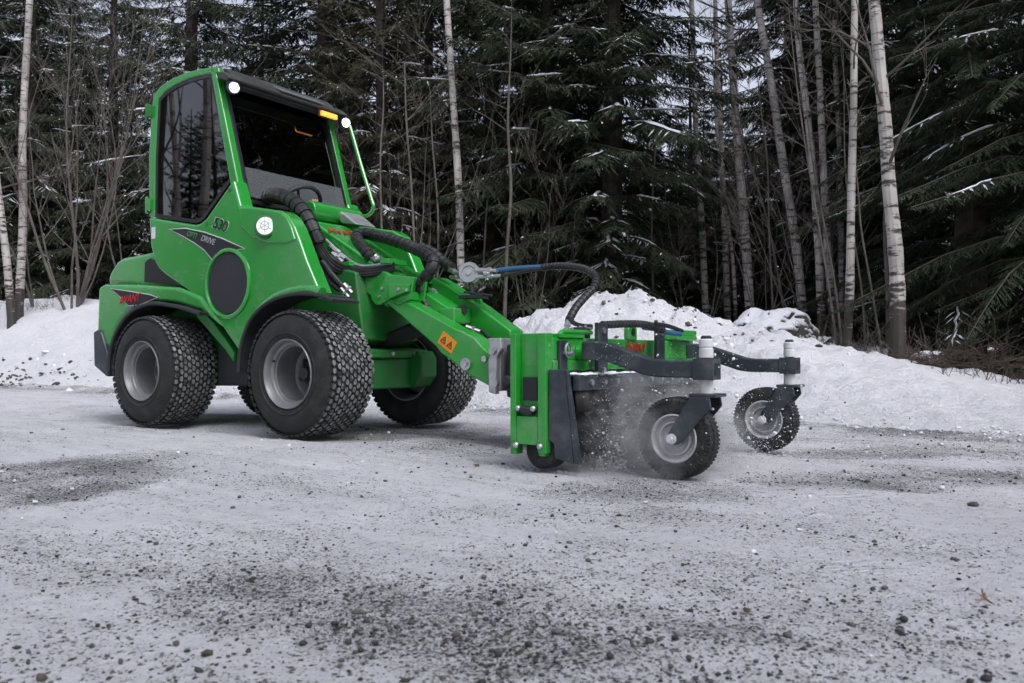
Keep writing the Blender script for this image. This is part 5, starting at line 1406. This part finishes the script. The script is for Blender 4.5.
# ------------------------------------------------------------------ loose stones, crumbs of snow, the spray thrown up by the rake
_t = (1 + 5 ** .5) / 2
ICO = np.array([(-1, _t, 0), (1, _t, 0), (-1, -_t, 0), (1, -_t, 0), (0, -1, _t), (0, 1, _t), (0, -1, -_t), (0, 1, -_t), (_t, 0, -1), (_t, 0, 1), (-_t, 0, -1), (-_t, 0, 1)]) / math.sqrt(1 + _t * _t)
ICF = np.array([(0, 11, 5), (0, 5, 1), (0, 1, 7), (0, 7, 10), (0, 10, 11), (1, 5, 9), (5, 11, 4), (11, 10, 2), (10, 7, 6), (7, 1, 8), (3, 9, 4), (3, 4, 2), (3, 2, 6), (3, 6, 8), (3, 8, 9), (4, 9, 5), (2, 4, 11), (6, 2, 10), (8, 6, 7), (9, 8, 1)])
def lumps(name, C, r, m, seed, flat=.7, jit=.28, midx=None):
    g = np.random.default_rng(seed); n = len(C)
    V = ICO[None] * (1 + g.uniform(-jit, jit, (n, 12, 1))) * g.uniform(.65, 1.25, (n, 1, 3)) * np.array([1, 1, flat])
    a = g.uniform(0, 6.28, n); c, s = np.cos(a), np.sin(a)
    x = V[..., 0] * c[:, None] - V[..., 1] * s[:, None]; y = V[..., 0] * s[:, None] + V[..., 1] * c[:, None]
    V = np.stack([x, y, V[..., 2]], -1) * r[:, None, None] + C[:, None, :]
    Fq = (ICF[None] + 12 * np.arange(n)[:, None, None]).reshape(-1, 3)
    return np_mesh(name, V.reshape(-1, 3), Fq, m, None if midx is None else np.repeat(midx, 20), smooth=False)
g = np.random.default_rng(5)
N0 = 150000
D = 1 / g.uniform(1 / 9.0, 1 / .95, N0); X = g.uniform(-.75, .75, N0) * D
ga = gravel_amount(X, D); u_, d_ = ud(X, D)
keep = (g.random(N0) < np.clip(ga * 1.0 - .03, .012, 1) * .20) & (d_ < .1)
X, D, ga = X[keep], D[keep], ga[keep]; n = len(X)
r = np.clip(g.lognormal(-5.95, .42, n), .0014, .0095) * np.where(D > 3, 1.35, 1.0)
Z = terrain(X, D) - .012 * np.clip(ga, 0, 1) + r * .25
GST = [mat("gravel_dark", (.035, .034, .032), .85, var=.4, vscale=40), mat("gravel_grey", (.085, .083, .08), .85, var=.4, vscale=40), mat("gravel_brown", (.07, .058, .045), .85, var=.4, vscale=40), mat("gravel_pale", (.19, .185, .18), .85, var=.3, vscale=40)]
tag(link("gravel", lumps("gravel", np.stack([X, D, Z], 1), r, GST, 6, midx=g.choice(4, n, p=[.45, .3, .13, .12]))), kind='stuff', label="dark loose gravel stones lying on the packed snow", cat="gravel")
# a few larger stones
N1 = 60
big = [ground_px(972, 494), ground_px(902, 601), ground_px(240, 490)] + [(g.uniform(-.6, .6) * dd, dd) for dd in 1 / g.uniform(1 / 6, 1 / 1.1, N1)]
X = np.array([q[0] for q in big]); D = np.array([q[1] for q in big]); r = np.concatenate([[.018, .009, .008], g.uniform(.004, .008, N1)])
ok = ud(X, D)[1] < 0; X, D, r = X[ok], D[ok], r[ok]
tag(link("gravel", lumps("gravel", np.stack([X, D, terrain(X, D) + r * .3], 1), r, GST, 16, jit=.2, midx=g.choice(3, len(X)))), kind='stuff', label="larger scattered stones lying on the packed snow", cat="gravel")
# snow crumbs: along the toe of the bank and across the road
n = 5200; u_ = g.uniform(-2.5, 16, n); d_ = g.normal(0.05, .22, n); d_[:2600] = -np.abs(g.normal(0, 2.2, 2600)) - .05; d_[:1700] = 99
u_[:2600] = g.uniform(-2.5, 9, 2600)
X, D = from_ud(u_, d_); r = np.clip(g.lognormal(-5.1, .5, n), .003, .020); r[:2600] = np.clip(g.lognormal(-5.4, .4, 2600), .002, .012)
ok = (D > .9) & (ud(X, D)[1] < 5); X, D, r = X[ok], D[ok], r[ok]
tag(link("snow_crumbs", lumps("snow_crumbs", np.stack([X, D, terrain(X, D) + r * .2], 1), r, mat("snow_crumb", (.60, .60, .62), .85, var=.12, vscale=20), 9)), kind='stuff', label="crumbs and clods of snow along the road edge", cat="snow crumbs")
# dark clods on the toe of the left bank
n = 260; u_ = g.normal(12.5, 1.6, n); d_ = g.normal(.25, .22, n); X, D = from_ud(u_, d_); r = np.clip(g.lognormal(-3.9, .5, n), .008, .06)
tag(link("dirt_clods", lumps("dirt_clods", np.stack([X, D, terrain(X, D) + r * .1], 1), r, GST[:3], 19, midx=g.choice(3, n))), kind='stuff', label="dark dirt clods in the toe of the left snow bank", cat="dirt")
GSN = mat('clod_snow', (.70, .70, .72), .85, bump=.6, bscale=60)
n = 170; u_ = np.where(g.random(n) < .6, g.normal(3.1, .8, n), g.uniform(8, 16, n)); d_ = np.where(u_ < 6, g.normal(1.8, .5, n), g.normal(.5, .5, n)); X, D = from_ud(u_, d_); r = np.clip(g.lognormal(-3.75, .5, n), .010, .06)
tag(link("snow_clods", lumps("snow_clods", np.stack([X, D, terrain(X, D) - r * .25], 1), r, GSN, 29, jit=.45)), kind='stuff', label="broken clods of snow on the heap and the left bank", cat="snow clods")
n = 120; u_ = g.normal(2.9, .7, n); d_ = g.normal(1.9, .35, n); X, D = from_ud(u_, d_); r = np.clip(g.lognormal(-4.2, .5, n), .006, .035)
tag(link("dirt_clods", lumps("dirt_clods", np.stack([X, D, terrain(X, D) + r * .05], 1), r, GST[:3], 23, midx=g.choice(3, n))), kind='stuff', label="dark clods on the crest of the snow heap behind the rake", cat="dirt")
# spray
def to_w(L):
    x, y, z = L.T
    return np.stack([TX + x * math.cos(TH) + y * math.sin(TH), TY - x * math.sin(TH) + y * math.cos(TH), z], 1)
n = 36000
x = 1.76 + np.abs(g.gamma(1.6, .13, n)); y = np.where(g.random(n) < .55, g.normal(-.36, .20, n), g.uniform(-.66, .55, n))
z = np.abs(g.gamma(1.25, .085, n)) * (1 + .5 * np.sin(y * 9 + 1)) - .02
L = np.stack([x, y, z], 1); L = L[(z < .5) & (np.abs(y) < .85) & (x < 2.6) & ((np.abs(y) < .47) | (x < 1.9) | (g.random(n) < .06)) & ((y < .28) | (x < 1.85))]
r = np.clip(g.lognormal(-7.1, .5, len(L)), .0005, .0036)
n2 = 330; L2 = np.stack([1.72 + np.abs(g.gamma(1.9, .17, n2)), g.uniform(-.6, .25, n2), np.abs(g.gamma(2.0, .09, n2))], 1); r2 = np.clip(g.lognormal(-5.6, .4, n2), .002, .009)
r = np.concatenate([r, r2]); L = np.concatenate([L, L2])
W_ = to_w(L); W_[:, 2] = np.maximum(W_[:, 2], terrain(W_[:, 0], W_[:, 1]) + .002)
tag(link("snow_spray", lumps("snow_spray", W_, r, [mat("spray_snow", (.74, .75, .77), .8), GST[1]], 21, flat=.9, midx=(g.random(len(L)) < .12).astype(int))), kind='stuff', label="spray of snow grains and grit thrown up around the rake wheels", cat="snow spray")
# fine powder hanging in the air
vm = bpy.data.materials.new("powder"); vm.use_nodes = True; t = vm.node_tree; t.nodes.clear(); N = t.nodes.new; Lk = t.links.new
o_ = N("ShaderNodeOutputMaterial"); pv = N("ShaderNodeVolumePrincipled"); pv.inputs["Color"].default_value = (.92, .92, .93, 1); pv.inputs["Anisotropy"].default_value = .1
tc = N("ShaderNodeTexCoord"); mp = N("ShaderNodeMapping"); mp.inputs["Scale"].default_value = (1, 1, 1)
nz = N("ShaderNodeTexNoise"); nz.inputs["Scale"].default_value = 6.5; nz.inputs["Detail"].default_value = 6; nz.inputs["Roughness"].default_value = .65
Lk(tc.outputs["Object"], mp.inputs[0]); Lk(mp.outputs[0], nz.inputs["Vector"])
rp = N("ShaderNodeValToRGB"); rp.color_ramp.elements[0].position = .46; rp.color_ramp.elements[1].position = .72; Lk(nz.outputs["Fac"], rp.inputs["Fac"])
# thins out towards the rim of the cloud
ln_ = N("ShaderNodeVectorMath"); ln_.operation = 'LENGTH'; m2 = N("ShaderNodeMapping"); m2.inputs["Scale"].default_value = (1 / .38, 1 / .54, 1 / .34); Lk(tc.outputs["Object"], m2.inputs[0]); Lk(m2.outputs[0], ln_.inputs[0])
mr = N("ShaderNodeMapRange"); mr.inputs[1].default_value = .25; mr.inputs[2].default_value = 1.0; mr.inputs[3].default_value = 1; mr.inputs[4].default_value = 0; Lk(ln_.outputs["Value"], mr.inputs[0])
ml = N("ShaderNodeMath"); ml.operation = 'MULTIPLY'; Lk(rp.outputs["Color"], ml.inputs[0]); Lk(mr.outputs[0], ml.inputs[1])
mk = N("ShaderNodeMath"); mk.operation = 'MULTIPLY'; mk.inputs[1].default_value = 26.0; Lk(ml.outputs[0], mk.inputs[0]); Lk(mk.outputs[0], pv.inputs["Density"]); Lk(pv.outputs[0], o_.inputs["Volume"])
mb = MB(); mb.sphere((0, 0, 0), 1, 14, sc=(.38, .54, .34)); pw = mb.build("snow_powder", vm); pw.location = to_world(1.87, -.28, .05); pw.rotation_euler[2] = -TH
tag(pw, "cloud of fine snow powder around the rake wheels", "snow powder", kind='stuff')
SC.cycles.volume_step_rate = 1.0
# a fallen twig on the road
o = thing("fallen_twig", "pale broken twig lying on the clean snow at the right of the road", "twig", (*ground_px(984, 582), gz(*ground_px(984, 582)) + .004))
g2 = random.Random(2); mb = MB(); twigs(mb, (-.02, 0, .002), (1, .5, .02), .05, .0016, g2, 1, 4, .2, 0, (2, 3)); mb.build("twig", mat("pale_twig", (.22, .13, .08), .8), o)
